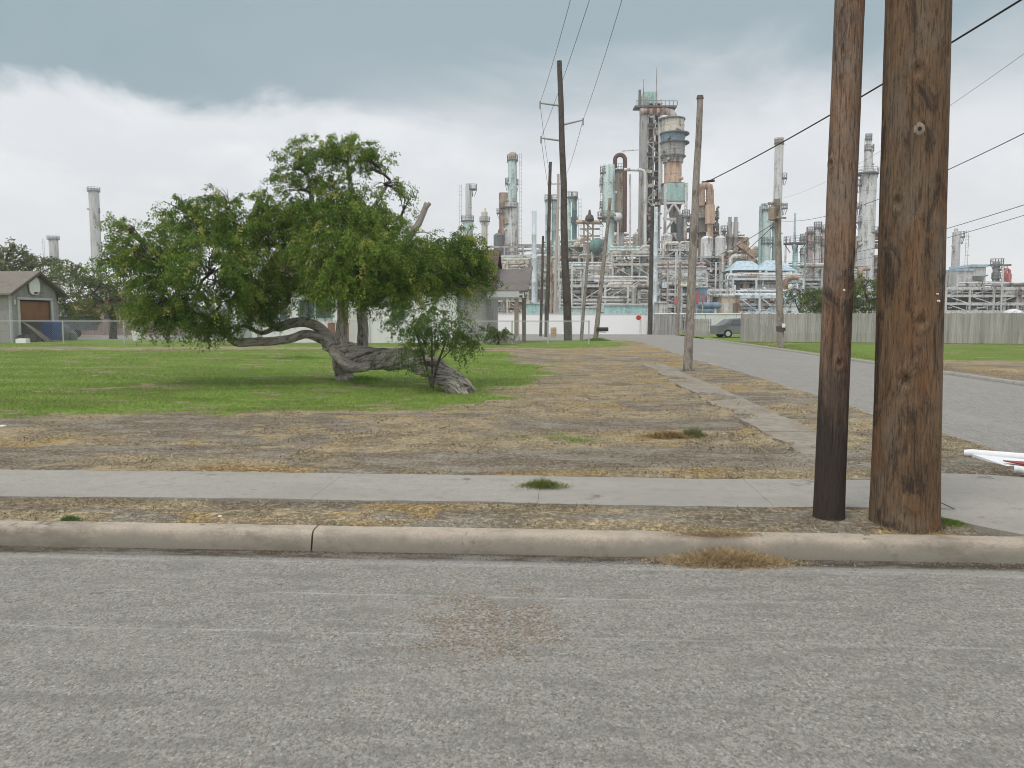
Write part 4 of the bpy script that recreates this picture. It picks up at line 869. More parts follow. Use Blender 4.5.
M_TRIM = plain('grey_trim', (.47, .48, .48), .8, .2); M_DARK = plain('dark_inside', (.03, .028, .025), .9); M_GLASS = plain('window_glass', (.06, .075, .085), .15, .2, 2, .6)
M_RUSTW = mat_siding('brown_overhead_door', (.235, .125, .062), .42, .5)
# garage -----------------------------------------------------------------
GX = -32.5; GY0, GY1 = 45.6, 50.3; GZ, GR = 3.18, 4.40; GW = -44.0; gm = (GY0 + GY1) / 2
gt = thing('garage', 'weathered grey board garage with a white backboard on its gable', 'garage', (GX, gm, .12))
m = MB()
d0, d1, dh = GY0 + .80, GY1 - .70, 2.72
th = .14
m.box(((GX + GW) / 2, GY0 + th / 2, GZ / 2 + .05), (GX - GW, th, GZ - .02)); m.box(((GX + GW) / 2, GY1 - th / 2, GZ / 2 + .05), (GX - GW, th, GZ - .02)); m.box((GW + th / 2, gm, GZ / 2 + .05), (th, GY1 - GY0 - 2 * th, GZ - .02))
def prism(m, x0, x1, yz):
    n = len(yz); vs = [(x0, y, z_) for y, z_ in yz] + [(x1, y, z_) for y, z_ in yz]
    m.add(vs, [tuple(range(n)), tuple(range(2 * n - 1, n - 1, -1))] + [(i, n + i, n + (i + 1) % n, (i + 1) % n) for i in range(n)])
prism(m, GX - th, GX, [(GY0 + th, .05), (d0, .05), (d0, dh), (GY0 + th, dh)]); prism(m, GX - th, GX, [(d1, .05), (GY1 - th, .05), (GY1 - th, dh), (d1, dh)])
prism(m, GX - th, GX, [(GY0 + .002, dh), (GY1 - .002, dh), (GY1, GZ), (gm, GR - .05), (GY0, GZ)])
m.build('wall', M_GARAGE, gt, smooth=False)
rf = MB(); ov = .45
for sgn in (-1, 1):
    ye = gm + sgn * ((GY1 - GY0) / 2 + ov); sl = (GR - GZ) / ((GY1 - GY0) / 2); ze = GZ - sl * ov
    prism(rf, GW - .3, GX + .45, [(gm, GR), (gm, GR + .09), (ye, ze + .09), (ye, ze)])
rfo = rf.build('roof', M_SH1, gt, smooth=False)
m = MB()
for sgn in (-1, 1):
    ye = gm + sgn * ((GY1 - GY0) / 2 + ov); ze = GZ - sl * ov; prism(m, GX + .452, GX + .49, [(gm, GR - .10), (gm, GR + .06), (ye, ze + .06), (ye, ze - .10)])
m.build('gable_board', plain('dark_gable_board', (.10, .075, .06)), rfo, smooth=False)
m = MB(); m.box((GX - .17, (d0 + d1) / 2, 2.02), (.06, d1 - d0, 1.2)); m.build('door', M_RUSTW, gt, smooth=False)
m = MB(); m.box((GX - 2.6, (d0 + d1) / 2, 1.4), (.08, d1 - d0 + .3, 2.6)); m.build('back_panel', plain('tan_plywood', (.25, .19, .13)), gt, smooth=False)
m = MB()
for y in (d0 + .01, d1 - .01): m.box((GX + .03, y, dh / 2 + .05), (.05, .20, dh - .04))
m.box((GX + .03, (d0 + d1) / 2, dh + .06), (.05, d1 - d0 + .22, .14)); m.box((GX + .03, GY0 + .09, 1.5), (.05, .2, 2.9)); m.build('door_frame', M_TRIM, gt, smooth=False)
m = MB(); vs = []; n = 20
for e in (.10, .16):
    for k in range(n):
        a = 2 * math.pi * k / n; yy = .50 * math.copysign(abs(math.cos(a)) ** .6, math.cos(a)); zz_ = .54 * math.copysign(abs(math.sin(a)) ** .75, math.sin(a)); vs.append((GX + e, gm - .15 + yy, 3.56 + zz_))
m.add(vs, [tuple(range(n)), tuple(range(2 * n - 1, n - 1, -1))] + [(k, n + k, n + (k + 1) % n, (k + 1) % n) for k in range(n)])
bb_ = m.build('backboard', plain('backboard_white', (.70, .70, .66), .6, .1), gt); m = MB(); m.ring((GX + .5, gm - .15, 3.13), .2, .235, .03); m.box((GX + .22, gm - .15, 3.14), (.16, .12, .10)); m.build('hoop', M_P4, bb_)
m = MB(); m.box((GX + .02, GY0 + .45, 2.55), (.14, .16, .3)); m.build('wall_lamp', plain('lamp_grey', (.55, .56, .56)), gt)
# things in front of the garage
bn = thing('wheeled_bin', 'blue wheeled bin with a lid at the garage door opening', 'bin', (GX + .45, 48.8, .13))
c = Vector((GX + .45, 48.8, .13)); m = MB()
def frus(m, c, w0, d0_, w1, d1_, z0, z1):
    vs = [(c.x + sx * w / 2, c.y + sy__ * d / 2, c.z + z_) for z_, w, d in ((z0, w0, d0_), (z1, w1, d1_)) for sx, sy__ in ((-1, -1), (1, -1), (1, 1), (-1, 1))]
    m.add(vs, [(3, 2, 1, 0), (4, 5, 6, 7), (0, 1, 5, 4), (1, 2, 6, 5), (2, 3, 7, 6), (3, 0, 4, 7)])
frus(m, c, .6, .8, .72, .98, .08, 1.14); m.build('body', plain('blue_plastic', (.012, .055, .20), .45, .12), bn, smooth=False)
m = MB(); frus(m, c, .78, 1.04, .70, .94, 1.143, 1.26); frus(m, c + Vector((.37, 0, 0)), .07, .9, .07, .9, 1.0, 1.07); m.build('lid', plain('blue_lid', (.02, .075, .25), .4, .1), bn, smooth=False)
for s_ in (-.36, .30): m = MB(); m.tube([c + Vector((-.26, s_, .10)), c + Vector((-.38, s_ + .06, .10))], .11, 12); m.build('wheel', M_DARK, bn)
m = MB(); m.tube([c + Vector((.2, -.4, 1.15)), c + Vector((.2, .1, 1.24)), c + Vector((.2, .35, 1.2))], .04, 6); m.build('handle', M_TRIM, bn)
for i, (y0, lb) in enumerate(((d0 + .15, 'leaning grey plank nearest the garage corner'), (d0 + .55, 'middle of the leaning planks at the garage opening'), (d0 + .95, 'leaning plank nearest the blue bin'))):
    m = MB(); m.bar((GX + .95, 47.5 + .3 * i, .14), (GX + .16, 46.55 + .3 * i, 1.35 - .1 * i), .16, .05); tag(m.build('plank', plain('old_plank%d' % i, ((.30, .26, .21), (.36, .33, .28), (.22, .18, .14))[i]), smooth=False), lb, 'plank', 'planks leaning in the garage opening')
m = MB(); c = gp(23, 343.5); m.box(c + Vector((0, 0, .14)), (.62, .38, .24)); m.box(c + Vector((.02, 0, .275)), (.50, .30, .03)); tag(m.build('styrofoam_box', plain('styrofoam', (.82, .82, .80)), smooth=False), 'low white box on the grass before the garage', 'box')
m = MB(); c = Vector((GX + .35, GY0 + .85, .13))
for k in range(7): m.lathe(c + Vector((random.uniform(-.3, .3), random.uniform(-.4, .4), 0)), [(.16, 0), (.22, .1), (.18, .3 + .08 * k % .3), (.05, .42)], 8)
tag(m.build('junk_bags', plain('dark_bags', (.045, .035, .035), .6, .5)), 'heap of dark bags by the left jamb of the garage opening', 'bags')
m = MB(); c = gp(66, 340); m.lathe(c, [(.32, 0), (.42, .25), (.34, .7), (.2, .95), (.05, 1.05)], 9); m.lathe(c + RT * .5, [(.22, 0), (.3, .2), (.22, .5), (.04, .6)], 8); tag(m.build('tarp_bundle', plain('grey_tarp', (.14, .15, .15), .7, .4)), 'grey tarp bundle beside the right corner of the garage', 'tarp')

# chain-link fence ----------------------------------------------------
def mat_mesh():
    t = NT('chain_link_wire', .5, .4); t.b.inputs['Metallic'].default_value = .3; return t.done((.46, .48, .47))
M_LINK = mat_mesh()
def chain_fence(label, xa, xb, Yf, posts, h=1.3):
    t = thing('chain_link_fence', label, 'fence', ((xa + xb) / 2, Yf, .12)); m = MB(); m.bar((xa, Yf, .13 + h), (xb, Yf, .13 + h), .05); m.build('top_rail', M_LINK, t)
    for x in posts: m = MB(); m.tube([(x, Yf + .03, .05), (x, Yf + .03, .16 + h)], .036, 8); m.build('post', M_LINK, t)
    xs = np.arange(xa, xb, .11); vs = []; fs = []; w = .0028                      # woven wires, both diagonals
    for s_ in (1, -1):
        for x in xs:
            x1 = x + s_ * h * .9; o = len(vs); dx = w
            lo = (x, .15); hi = (x1, .13 + h)
            if hi[0] < xa or hi[0] > xb: f = ((xa if hi[0] < xa else xb) - lo[0]) / (hi[0] - lo[0]); hi = (lo[0] + (hi[0] - lo[0]) * f, lo[1] + (hi[1] - lo[1]) * f)
            yy = Yf - .01 * s_; vs += [(lo[0] - dx, yy, lo[1]), (lo[0] + dx, yy, lo[1]), (hi[0] + dx, yy, hi[1]), (hi[0] - dx, yy, hi[1])]; fs.append((o, o + 1, o + 2, o + 3))
    mm = MB(); mm.add(vs, fs); mm.build('wire_mesh', M_LINK, t, smooth=False); return t
FY = 44.4
def FXP(px): D = ydepth(FY, px); return at(px, 318, D).x
chain_fence('chain-link fence running behind the lawn left of the tree', -62, -20.0, FY, [-60, -56.5, -53, -49.5, -46, -42.5, -39, -35.5, FXP(62), FXP(123)])
chain_fence('chain-link fence between the tree and the mailbox pole', -20.0, FXP(590), FY + .02, [-19, -15.8, -12.6, -9.4, -6.2, FXP(512), FXP(548), FXP(589)])

# white house ---------------------------------------------------------
HY = 46.8
def X_at(px, Y): a, _ = ray(px, 318); D = ydepth(Y, px); p = at(px, 318, D); return p.x
def Z_at(py, Y, px=400): return at(px, py, ydepth(Y, px)).z
hx0, hx1, hx2 = X_at(262, HY), X_at(457, HY), X_at(487, HY); hz = Z_at(287, HY)
ht = thing('white_house', 'white board house mostly hidden behind the mesquite crown', 'house', ((hx0 + hx2) / 2, HY, .1))
m = MB(); m.box(((hx0 + hx1) / 2, HY + 4, hz / 2 + .1), (hx1 - hx0, 8, hz - .02)); m.build('wall', M_WHITE, ht, smooth=False)
m = MB(); m.box(((hx1 + hx2) / 2 + .003, HY + 4.3, hz / 2 + .1), (hx2 - hx1, 7.8, hz - .03)); m.build('side_wall', M_GREYB, ht, smooth=False)
zr = Z_at(250, HY + 4) ; rf = MB(); rx0, rx1 = hx0 - .5, X_at(495, HY) 
prism(rf, rx0, rx1, [(HY - .5, hz - .1), (HY + 4, zr), (HY + 8.5, hz - .1), (HY + 8.5, hz - .25), (HY + 4, zr - .18), (HY - .5, hz - .25)])
rfo = rf.build('roof', M_SH3, ht, smooth=False)
m = MB(); prism(m, rx1 - .3, rx1 - .22, [(HY - .3, hz - .24), (HY + 4, zr - .2), (HY + 8.3, hz - .24)]); m.build('gable_wall', plain('brown_gable', (.14, .095, .08)), rfo, smooth=False)
for (a, b_, c_, d_, mm) in ((300, 331, 300, 318, M_GLASS), (272, 287, 303, 322, M_GLASS), (392, 404, 303, 322, M_GLASS)):
    x0, x1 = X_at(a, HY), X_at(b_, HY); z0, z1 = Z_at(d_, HY), Z_at(c_, HY); m = MB()
    m.box(((x0 + x1) / 2, HY - .03, z1 + .04), (x1 - x0 + .2, .06, .09)); m.box(((x0 + x1) / 2, HY - .03, z0 - .04), (x1 - x0 + .2, .08, .09))
    for x in (x0 - .05, x1 + .05, (x0 + x1) / 2): m.box((x, HY - .028, (z0 + z1) / 2), (.08, .05, z1 - z0))
    w_ = m.build('window', plain('teal_frame', (.30, .42, .42)), ht, smooth=False); m = MB(); m.box(((x0 + x1) / 2, HY - .008, (z0 + z1) / 2), (x1 - x0, .02, z1 - z0)); m.build('pane', mm, w_, smooth=False)
x0, x1 = X_at(328, HY), X_at(349, HY); m = MB(); m.box(((x0 + x1) / 2, HY - .05, Z_at(335, HY) + .1), (x1 - x0, .10, 1.25)); m.build('brick_panel', plain('brown_brick', (.20, .10, .065), .9, .4, 18), ht, smooth=False)
x0, x1 = X_at(349, HY), X_at(370, HY); m = MB(); m.box(((x0 + x1) / 2, HY - .045, 1.1), (x1 - x0, .09, 2.0)); m.build('door', plain('pale_door', (.55, .55, .52)), ht, smooth=False)
x0, x1 = X_at(234, HY + 3), X_at(260, HY + 3)
sh = thing('shed', 'small white shed at the left end of the white house', 'shed', ((x0 + x1) / 2, HY + 3, .1)); m = MB(); m.box(((x0 + x1) / 2, HY + 4, 1.35), (x1 - x0, 3, 2.5)); m.build('wall', M_WHITE, sh, smooth=False)
m = MB(); prism(m, x0 - .2, x1 + .2, [(HY + 2.2, 2.6), (HY + 4, 3.2), (HY + 5.8, 2.6), (HY + 5.8, 2.5), (HY + 4, 3.08), (HY + 2.2, 2.5)]); m.build('roof', M_SH2, sh, smooth=False); m = MB(); m.box(((x0 + x1) / 2, HY + 2.47, 1.1), (.9, .05, 1.9)); m.build('door', plain('shed_door', (.32, .34, .33)), sh, smooth=False)
# carport
cx0, cx1 = X_at(487.4, HY), X_at(531, HY); z0, z1, ztop = Z_at(296.5, HY, 505), Z_at(290.5, HY, 505), Z_at(268, HY + 3, 505)
ct = thing('carport', 'open carport with a sagging grey-brown roof right of the white house', 'carport', ((cx0 + cx1) / 2, HY + 2, .1))
m = MB(); xs_ = [cx0, X_at(518, HY), X_at(529, HY)]; dz_ = [0, 0, .06]
vs = [(cx0, HY - .2, z1), (X_at(518, HY), HY - .2, z1 - .02), (X_at(528, HY), HY + .2, z1 + .03), (X_at(531, HY), HY + 3.2, ztop + .12), (X_at(511, HY), HY + 3.0, ztop - .12), (cx0, HY + 3.0, ztop - .02)]
m.add(vs + [(x, y, z_ - .12) for x, y, z_ in vs], [(0, 1, 4, 5), (1, 2, 3, 4), (6, 11, 10, 7), (7, 10, 9, 8)] + [(i, (i + 1) % 6, 6 + (i + 1) % 6, 6 + i) for i in range(6)]); m.build('roof', M_SH2, ct, smooth=False)
m = MB(); xe = X_at(519.5, HY); m.box(((cx0 + xe) / 2, HY - .22, (z0 + z1) / 2 - .06), (xe - cx0, .06, z1 - z0)); m.box(((cx0 + xe) / 2, HY - .12, z0 - .07), (xe - cx0 - .1, .08, .12)); m.build('fascia', M_TRIM, ct, smooth=False)
for x, Y in ((X_at(516.5, HY), HY), (X_at(524, HY + 3), HY + 3)): m = MB(); m.box((x, Y, z0 / 2), (.24, .24, z0 - .02)); m.build('post', plain('post_wood', (.24, .20, .16)), ct, smooth=False)
x0, x1 = X_at(484, 45.3), X_at(519, 45.3); m = MB(); vs = []
for i in range(13):
    t = i / 12; vs += [(x0 + (x1 - x0) * t, 45.3, .1), (x0 + (x1 - x0) * t, 45.3, .62 + .10 * math.sin(i * 2.1) - .25 * t), (x0 + (x1 - x0) * t, 46.2, .55), (x0 + (x1 - x0) * t, 46.2, .1)]
m.add(vs, [(4 * i + k, 4 * i + 4 + k, 4 * i + 4 + (k + 1) % 4, 4 * i + (k + 1) % 4) for i in range(12) for k in range(4)] + [(0, 1, 2, 3), (51, 50, 49, 48)]); tag(m.build('rubble_pile', plain('grey_rubble', (.24, .235, .22), .95, .5, 9, bump=.8), smooth=False), 'low grey rubble bank under the carport edge', 'rubble')
# small stuff in the left yard
bk = thing('bucket', 'white plastic bucket standing in the grass under the left crown', 'bucket', gp(137, 340)); c = gp(137, 341); m = MB(); m.lathe(c, [(.22, 0), (.25, .1), (.30, .62), (.31, .62), (.30, .66)], 16); m.build('pail', plain('white_plastic', (.8, .8, .78), .4, .05), bk)
m = MB(); m.tube([c + RT * (.3 * math.cos(a)) + FW * -.1 + Vector((0, 0, .62 - .2 * math.sin(a))) for a in [math.pi * k / 8 for k in range(9)]], .012, 5); m.build('handle', M_GALV, bk)
ch = thing('plastic_chair', 'white plastic garden chair behind the fence under the crown', 'chair', gp(190, 340)); c = gp(190, 341.5); W_ = plain('white_plastic', (.8, .8, .78))
m = MB(); m.box(c + Vector((0, 0, .45)), (.55, .5, .05)); m.build('seat', W_, ch, smooth=False)
m = MB()
for k in range(5): m.box(c + RT * (-.24 + .12 * k) + Vector((0, .26, .75)), (.07, .03, .55))
m.box(c + Vector((0, .26, 1.03)), (.60, .04, .10)); m.build('backrest', W_, ch, smooth=False)
for sx in (-1, 1):
    for s2 in (-1, 1): m = MB(); m.bar(c + Vector((sx * .25, s2 * .22, 0)), c + Vector((sx * .24, s2 * .22, .43)), .05); m.build('leg', W_, ch, smooth=False)
    m = MB(); m.bar(c + Vector((sx * .29, -.22, .66)), c + Vector((sx * .29, .24, .68)), .05); m.build('armrest', W_, ch, smooth=False)
# vehicles ---------------------------------------------------------------
def car(name, label, c, rz, body, L=4.5, W=1.8, H=1.5, van=False):
    t = thing(name, label, 'car', c); Mx = Matrix.Rotation(rz, 3, 'Z')
    if van: top = [(-2.2, .95), (-2.15, 1.9), (-1.9, 2.0), (.9, 2.0), (1.5, 1.25), (2.2, 1.05)]
    else: top = [(-2.25, .92), (-1.75, 1.0), (-1.2, 1.42), (-.3, 1.5), (.45, 1.45), (1.15, 1.02), (2.1, .88), (2.25, .6)]
    low = [(2.2, .3), (-2.2, .3)]; pf = top + low; sc = L / 4.5; vs = []; n = len(pf)
    for s_ in (-1, 1):
        for x, z_ in pf: ins = .13 * max(0, z_ - .95) / .5; vs.append(c + Mx @ Vector((x * sc, s_ * (W / 2 - ins), z_ * H / 1.5 if not van else z_)))
    m = MB(); m.add(vs, [tuple(range(n)), tuple(range(2 * n - 1, n - 1, -1))] + [(k, n + k, n + (k + 1) % n, (k + 1) % n) for k in range(n)]); m.build('body', body, t, smooth=False)
    zt = (1.02, 1.38) if not van else (1.3, 1.75)
    for s_ in (-1, 1):
        for a, b_ in (((-1.15, -.25), (-.18, .75)) if not van else ((-1.7, -.3), (-.2, .8))):
            m = MB(); y = s_ * (W / 2 - .03); y2 = s_ * (W / 2 - .10); o = .012 * s_
            m.add([c + Mx @ Vector(v) for v in ((a * sc, y + o, zt[0]), (b_ * sc, y + o, zt[0]), ((b_ - .18) * sc, y2 + o, zt[1]), ((a + .1) * sc, y2 + o, zt[1]))], [(0, 1, 2, 3)]); m.build('window', M_GLASS, t, smooth=False)
        for x in (-1.4, 1.4):
            m = MB(); p = c + Mx @ Vector((x * sc, s_ * (W / 2 - .08), .33)); q = c + Mx @ Vector((x * sc, s_ * (W / 2 + .02), .33)); m.tube([p, q], .33, 18); w_ = m.build('wheel', plain('tyre', (.02, .02, .02)), t)
            m = MB(); m.tube([q, q + Mx @ Vector((0, s_ * .015, 0))], .19, 12); m.build('rim', M_GALV, w_)
        m = MB(); m.box(c + Mx @ Vector((2.2 * sc, s_ * .65, .72)), (.1, .3, .14), M=Mx); m.build('headlight', plain('lamp_lens', (.7, .7, .68), .2), t)
    return t
car('parked_car', 'pale lavender-white car parked beyond the left yards', Vector((X_at(131, 76), 76, .0)), 0, plain('white_car', (.66, .66, .70), .3, .05))
car('parked_car', 'dark grey car parked at the left end of the wooden fence', Vector((X_at(742, 62.8), 62.8, .08)), R(8), plain('grey_car', (.15, .155, .16), .3, .05))
tr_ = thing('trailer', 'dark slate-grey box trailer behind the yard fence by the garage', 'trailer', Vector((X_at(76, 66), 66, 0))); c = Vector((X_at(76, 66), 66, 0))
m = MB(); m.box(c + Vector((0, 0, 1.1)), (2.7, 1.8, 1.1)); m.build('box', plain('slate_box', (.10, .12, .14), .6), tr_, smooth=False); m = MB(); m.box(c + Vector((0, 0, 1.68)), (2.8, 1.9, .06)); m.build('lid', plain('slate_lid', (.05, .055, .06)), tr_, smooth=False)
for s_ in (-.6, .6): m = MB(); m.tube([c + Vector((s_, -.95, .32)), c + Vector((s_, -.8, .32))], .32, 14); m.build('wheel', plain('tyre', (.02, .02, .02)), tr_)
def board_fence(label, a, b_, h, mat, gap=.008, bw=.14, cat='fence', name='board_fence', z0=.05, jag=.02, posts=True, back=None):
    a, b_ = Vector(a), Vector(b_); L = (b_ - a).length; d = (b_ - a) / L; n = int(L / bw); t = thing(name, label, cat, (a + b_) / 2); nr = Vector((-d.y, d.x, 0)); rz = math.atan2(d.y, d.x); m = MB(); sg = 1 if nr.y < 0 else -1
    for i in range(n):
        hh = h + random.uniform(-jag, jag); m.box(a + d * (bw * (i + .5)) + nr * random.uniform(-.006, .006) + Vector((0, 0, z0 + hh / 2)), (bw - gap, .02, hh), rz)
    m.build('boards', mat, t, smooth=False); m = MB()
    for zz_ in (.35, h - .3): m.bar(a - nr * .04 * sg + Vector((0, 0, z0 + zz_)), b_ - nr * .04 * sg + Vector((0, 0, z0 + zz_)), .05, .09)
    m.build('rail', mat, t, smooth=False)
    if posts:
        k = max(1, int(L / 2.4))
        for i in range(k + 1): m = MB(); m.box(a + d * (L * i / k) - nr * .11 * sg + Vector((0, 0, z0 + h / 2)), (.1, .1, h + .04), rz); m.build('post', mat, t, smooth=False)
    return t
def mat_boards(name, col, v=.35):
    t = NT(name, .9, .15); a = t.noise(t.pos((1, 1, .05)), 5.5, 4, .7); b_ = t.noise(t.pos((1, 1, .02)), 1.2, 4, .6); c2 = t.noise(t.pos((1, 1, .1)), 30, 3, .6)
    c = t.mix(t.ramp(a, .3, .7, sm=False), tuple(x * (1 - v) for x in col), tuple(x * (1 + v) for x in col)); c = t.mix(t.math('MULTIPLY', t.ramp(b_, .5, .65), .5), c, tuple(x * .55 for x in col)); c = t.mix(t.math('MULTIPLY', c2, .3), c, tuple(x * .6 for x in col)); return t.done(c)
M_FB = mat_boards('grey_fence_boards', (.36, .345, .325)); M_FB2 = mat_boards('pinkish_fence_boards', (.30, .235, .21)); M_FB3 = mat_boards('mixed_gate_boards', (.36, .35, .35), .5)
p, q = gp(741, 342.5, .09), gp(1024, 345, .09); q = p + (q - p) * 1.55
board_fence('long weathered grey board fence right of the side street', p, q, 1.72, M_FB, z0=.07)
board_fence('low pinkish board fence in the far left yards', Vector((X_at(78, 70), 70, 0)), Vector((X_at(212, 70), 70, 0)), 1.45, M_FB2)
# distant house left
hb = thing('tan_house', 'tan house with an orange-brown roof far behind the forked tree', 'house', Vector((X_at(104, 92), 92, 0))); xc = X_at(104, 92); m = MB(); m.box((xc, 95, 1.3), (8.0, 5, 2.6)); m.build('wall', plain('tan_wall', (.40, .30, .20)), hb, smooth=False)
m = MB(); prism(m, xc - 4.4, xc + 4.4, [(92, 2.45), (95, 3.9), (98, 2.45), (98, 2.3), (95, 3.72), (92, 2.3)]); m.build('roof', plain('orange_roof', (.40, .18, .07)), hb, smooth=False)
for dx in (-2.4, .4): m = MB(); m.box((xc + dx, 92.47, 1.4), (1.3, .05, 1.0)); m.build('window', M_GLASS, hb, smooth=False)

# white street-end wall --------------------------------------------------
WY = 79.5; wx0, wx1 = -16.0, X_at(653.5, WY); wz = Z_at(314.5, WY, 570)
wt_ = thing('boundary_wall', 'long low white wall across the end of the street', 'wall', ((wx0 + wx1) / 2, WY, 0)); M_WW = plain('white_wall_paint', (.87, .88, .89), .7, .05, .6)
x = wx0; 
m = MB()
while x < wx1: x1 = min(x + 6, wx1); m.box(((x + x1) / 2, WY, wz / 2), (x1 - x - .02, .2, wz)); x = x1
m.build('panels', M_WW, wt_, smooth=False); m = MB(); m.box(((wx0 + wx1) / 2, WY, wz + .04), (wx1 - wx0, .28, .075)); m.build('coping', plain('wall_coping', (.66, .67, .68)), wt_, smooth=False)
x2, x3 = X_at(655, WY - 2), X_at(702, WY - 2)
g1 = board_fence('faded plank gate between the dark pole and the leaning grey pole', Vector((x2, WY - 2, 0)), Vector((X_at(685, WY - 2), WY - 2, 0)), 1.95, M_FB3, .02, .22, 'gate', 'plank_gate', 0, .01)
m = MB(); m.box(((x2 + X_at(685, WY - 2)) / 2, WY - 2, 2.02), (X_at(685, WY - 2) - x2 + .1, .12, .12)); m.build('top_rail', M_WW, g1, smooth=False)
board_fence('curved-top worn plank gate right of the leaning grey pole', Vector((X_at(694.5, 70), 70, .0)), Vector((X_at(711, 70), 70, .0)), 1.45, M_FB, .02, .16, 'gate', 'plank_gate', .05, .06)
sw = thing('low_screen', 'white metal screen wall behind the right-hand gates', 'wall', (X_at(715, WY), WY + 1, 0)); m = MB(); xa, xb = X_at(685, WY + 1), X_at(1100, WY + 1); x = xa; 
while x < xb: m.box((x + .5, WY + 1, 1.0), (.96, .06, 2.0)); x += 1.0
m.build('sheets', plain('screen_white', (.66, .68, .70), .6, .15, 1), sw, smooth=False); m = MB(); m.box(((xa + xb) / 2, WY + .95, 2.05), (xb - xa, .1, .1)); m.build('rail', M_WW, sw, smooth=False)
# stop sign and barrel
ss_ = thing('road_sign', 'small red octagonal sign on a thin post at the end of the street', 'sign', Vector((X_at(640, 74), 74, 0))); x = X_at(638.5, 74); m = MB(); m.tube([(x + .15, 74, 0), (x + .15, 74, 2.05)], .04, 6); m.build('post', M_GALV, ss_); m = MB(); m.tube([(x, 73.93, 1.62), (x, 73.9, 1.62)], .24, 8); m.build('plate', plain('sign_red', (.45, .03, .03), .5, .1), ss_, smooth=False)
bl = thing('barrel', 'small tan barrel at the foot of the thin pale pole', 'barrel', gp(553.5, 334)); c = at(553.5, 334, 66); c.z = .08; m = MB(); m.lathe(c, [(.22, 0), (.24, .08), (.24, .72), (.2, .76)], 14); m.build('drum', plain('tan_drum', (.50, .36, .20)), bl); m = MB(); m.ring(c + Vector((0, 0, .25)), .24, .26, .04); m.ring(c + Vector((0, 0, .5)), .24, .26, .04); m.build('hoop', plain('drum_hoop', (.32, .24, .15)), bl)
# toppled barricade -----------------------------------------------------
bt = thing('toppled_barricade', 'white toppled barricade board with a red stripe lying by the corner', 'barricade', gp(1000, 462))
A_, B_, C_, D_ = gp(972, 454, .165), gp(1075, 460, .16), gp(1075, 482, .13), gp(1014, 468.5, .13)
M_BW = plain('barricade_white', (.78, .79, .80), .5, .08, 5)
m = MB(); vs = [A_, B_, C_, D_]; m.add(vs + [v - Vector((0, 0, .035)) for v in vs], [(3, 2, 1, 0), (4, 5, 6, 7)] + [(i, (i + 1) % 4, 4 + (i + 1) % 4, 4 + i) for i in range(4)]); m.build('board', M_BW, bt, smooth=False)
m = MB(); up = Vector((0, 0, .004)); vs = [gp(1003, 460.5, .168) + up, gp(1075, 465, .172) + up, gp(1075, 471, .168) + up, gp(1020, 463.8, .168) + up]; m.add(vs + [v - Vector((0, 0, .012)) for v in vs], [(3, 2, 1, 0), (4, 5, 6, 7)] + [(i, (i + 1) % 4, 4 + (i + 1) % 4, 4 + i) for i in range(4)]); m.build('stripe', plain('barricade_red', (.30, .06, .045), .6, .15), bt, smooth=False)
m = MB(); m.tube([gp(964, 453, .165), gp(971, 453, .17), gp(1075, 459.5, .19)], [.035, .042, .022], 10); m.tube([gp(1014, 469, .16), gp(1020, 469.5, .16), gp(1075, 483, .16)], [.036, .036, .028], 10); m.build('tube_frame', M_BW, bt)
# ================================================================== REFINERY (130-260 m away, built to size behind the wall)
PAL = {
 'grey': paint('r_grey', (0.366, 0.366, 0.354), .35), 'lgrey': paint('r_lightgrey', (0.561, 0.567, 0.561), .3), 'white': paint('r_white', (0.64, 0.65, 0.64), .28), 'dgrey': paint('r_darkgrey', (0.159, 0.165, 0.171), .3),
 'teal': paint('r_teal', (0.366, 0.525, 0.500), .2), 'lteal': paint('r_lightteal', (0.549, 0.683, 0.659), .25), 'dteal': paint('r_darkteal', (0.171, 0.293, 0.275), .3), 'blue': paint('r_blue', (0.439, 0.561, 0.634), .1), 'lblue': paint('r_lightblue', (0.610, 0.683, 0.732), .15),
 'tan': paint('r_tan', (0.512, 0.439, 0.342), .4), 'ltan': paint('r_lighttan', (0.610, 0.567, 0.488), .35), 'rust': paint('r_rust', (0.403, 0.293, 0.220), .5, (.22, .12, .08)), 'orange': paint('r_orange', (0.573, 0.415, 0.305), .45, (.32, .18, .11)), 'brown': paint('r_brown', (0.293, 0.232, 0.183), .4),
 'steel': paint('r_steel', (0.439, 0.445, 0.433), .45), 'pink': paint('r_pinkgrey', (0.464, 0.397, 0.378), .55), 'dark': paint('r_dark', (0.073, 0.073, 0.073), .3), 'sblue': paint('r_slateblue', (0.195, 0.281, 0.366), .2), 'red': paint('r_red', (0.439, 0.146, 0.134), .2), 'cyan': paint('r_cyan', (0.403, 0.610, 0.610), .12)}
def railing(m, c, r, h=1.1, n=14):
    for k in range(n):
        a = 2 * math.pi * k / n; p = Vector((c.x + r * math.cos(a), c.y + r * math.sin(a), c.z)); m.bar(p, p + Vector((0, 0, h)), .07)
    for zz_ in (.55, 1.1): m.ring(c + Vector((0, 0, zz_)), r - .04, r + .04, .06, n)
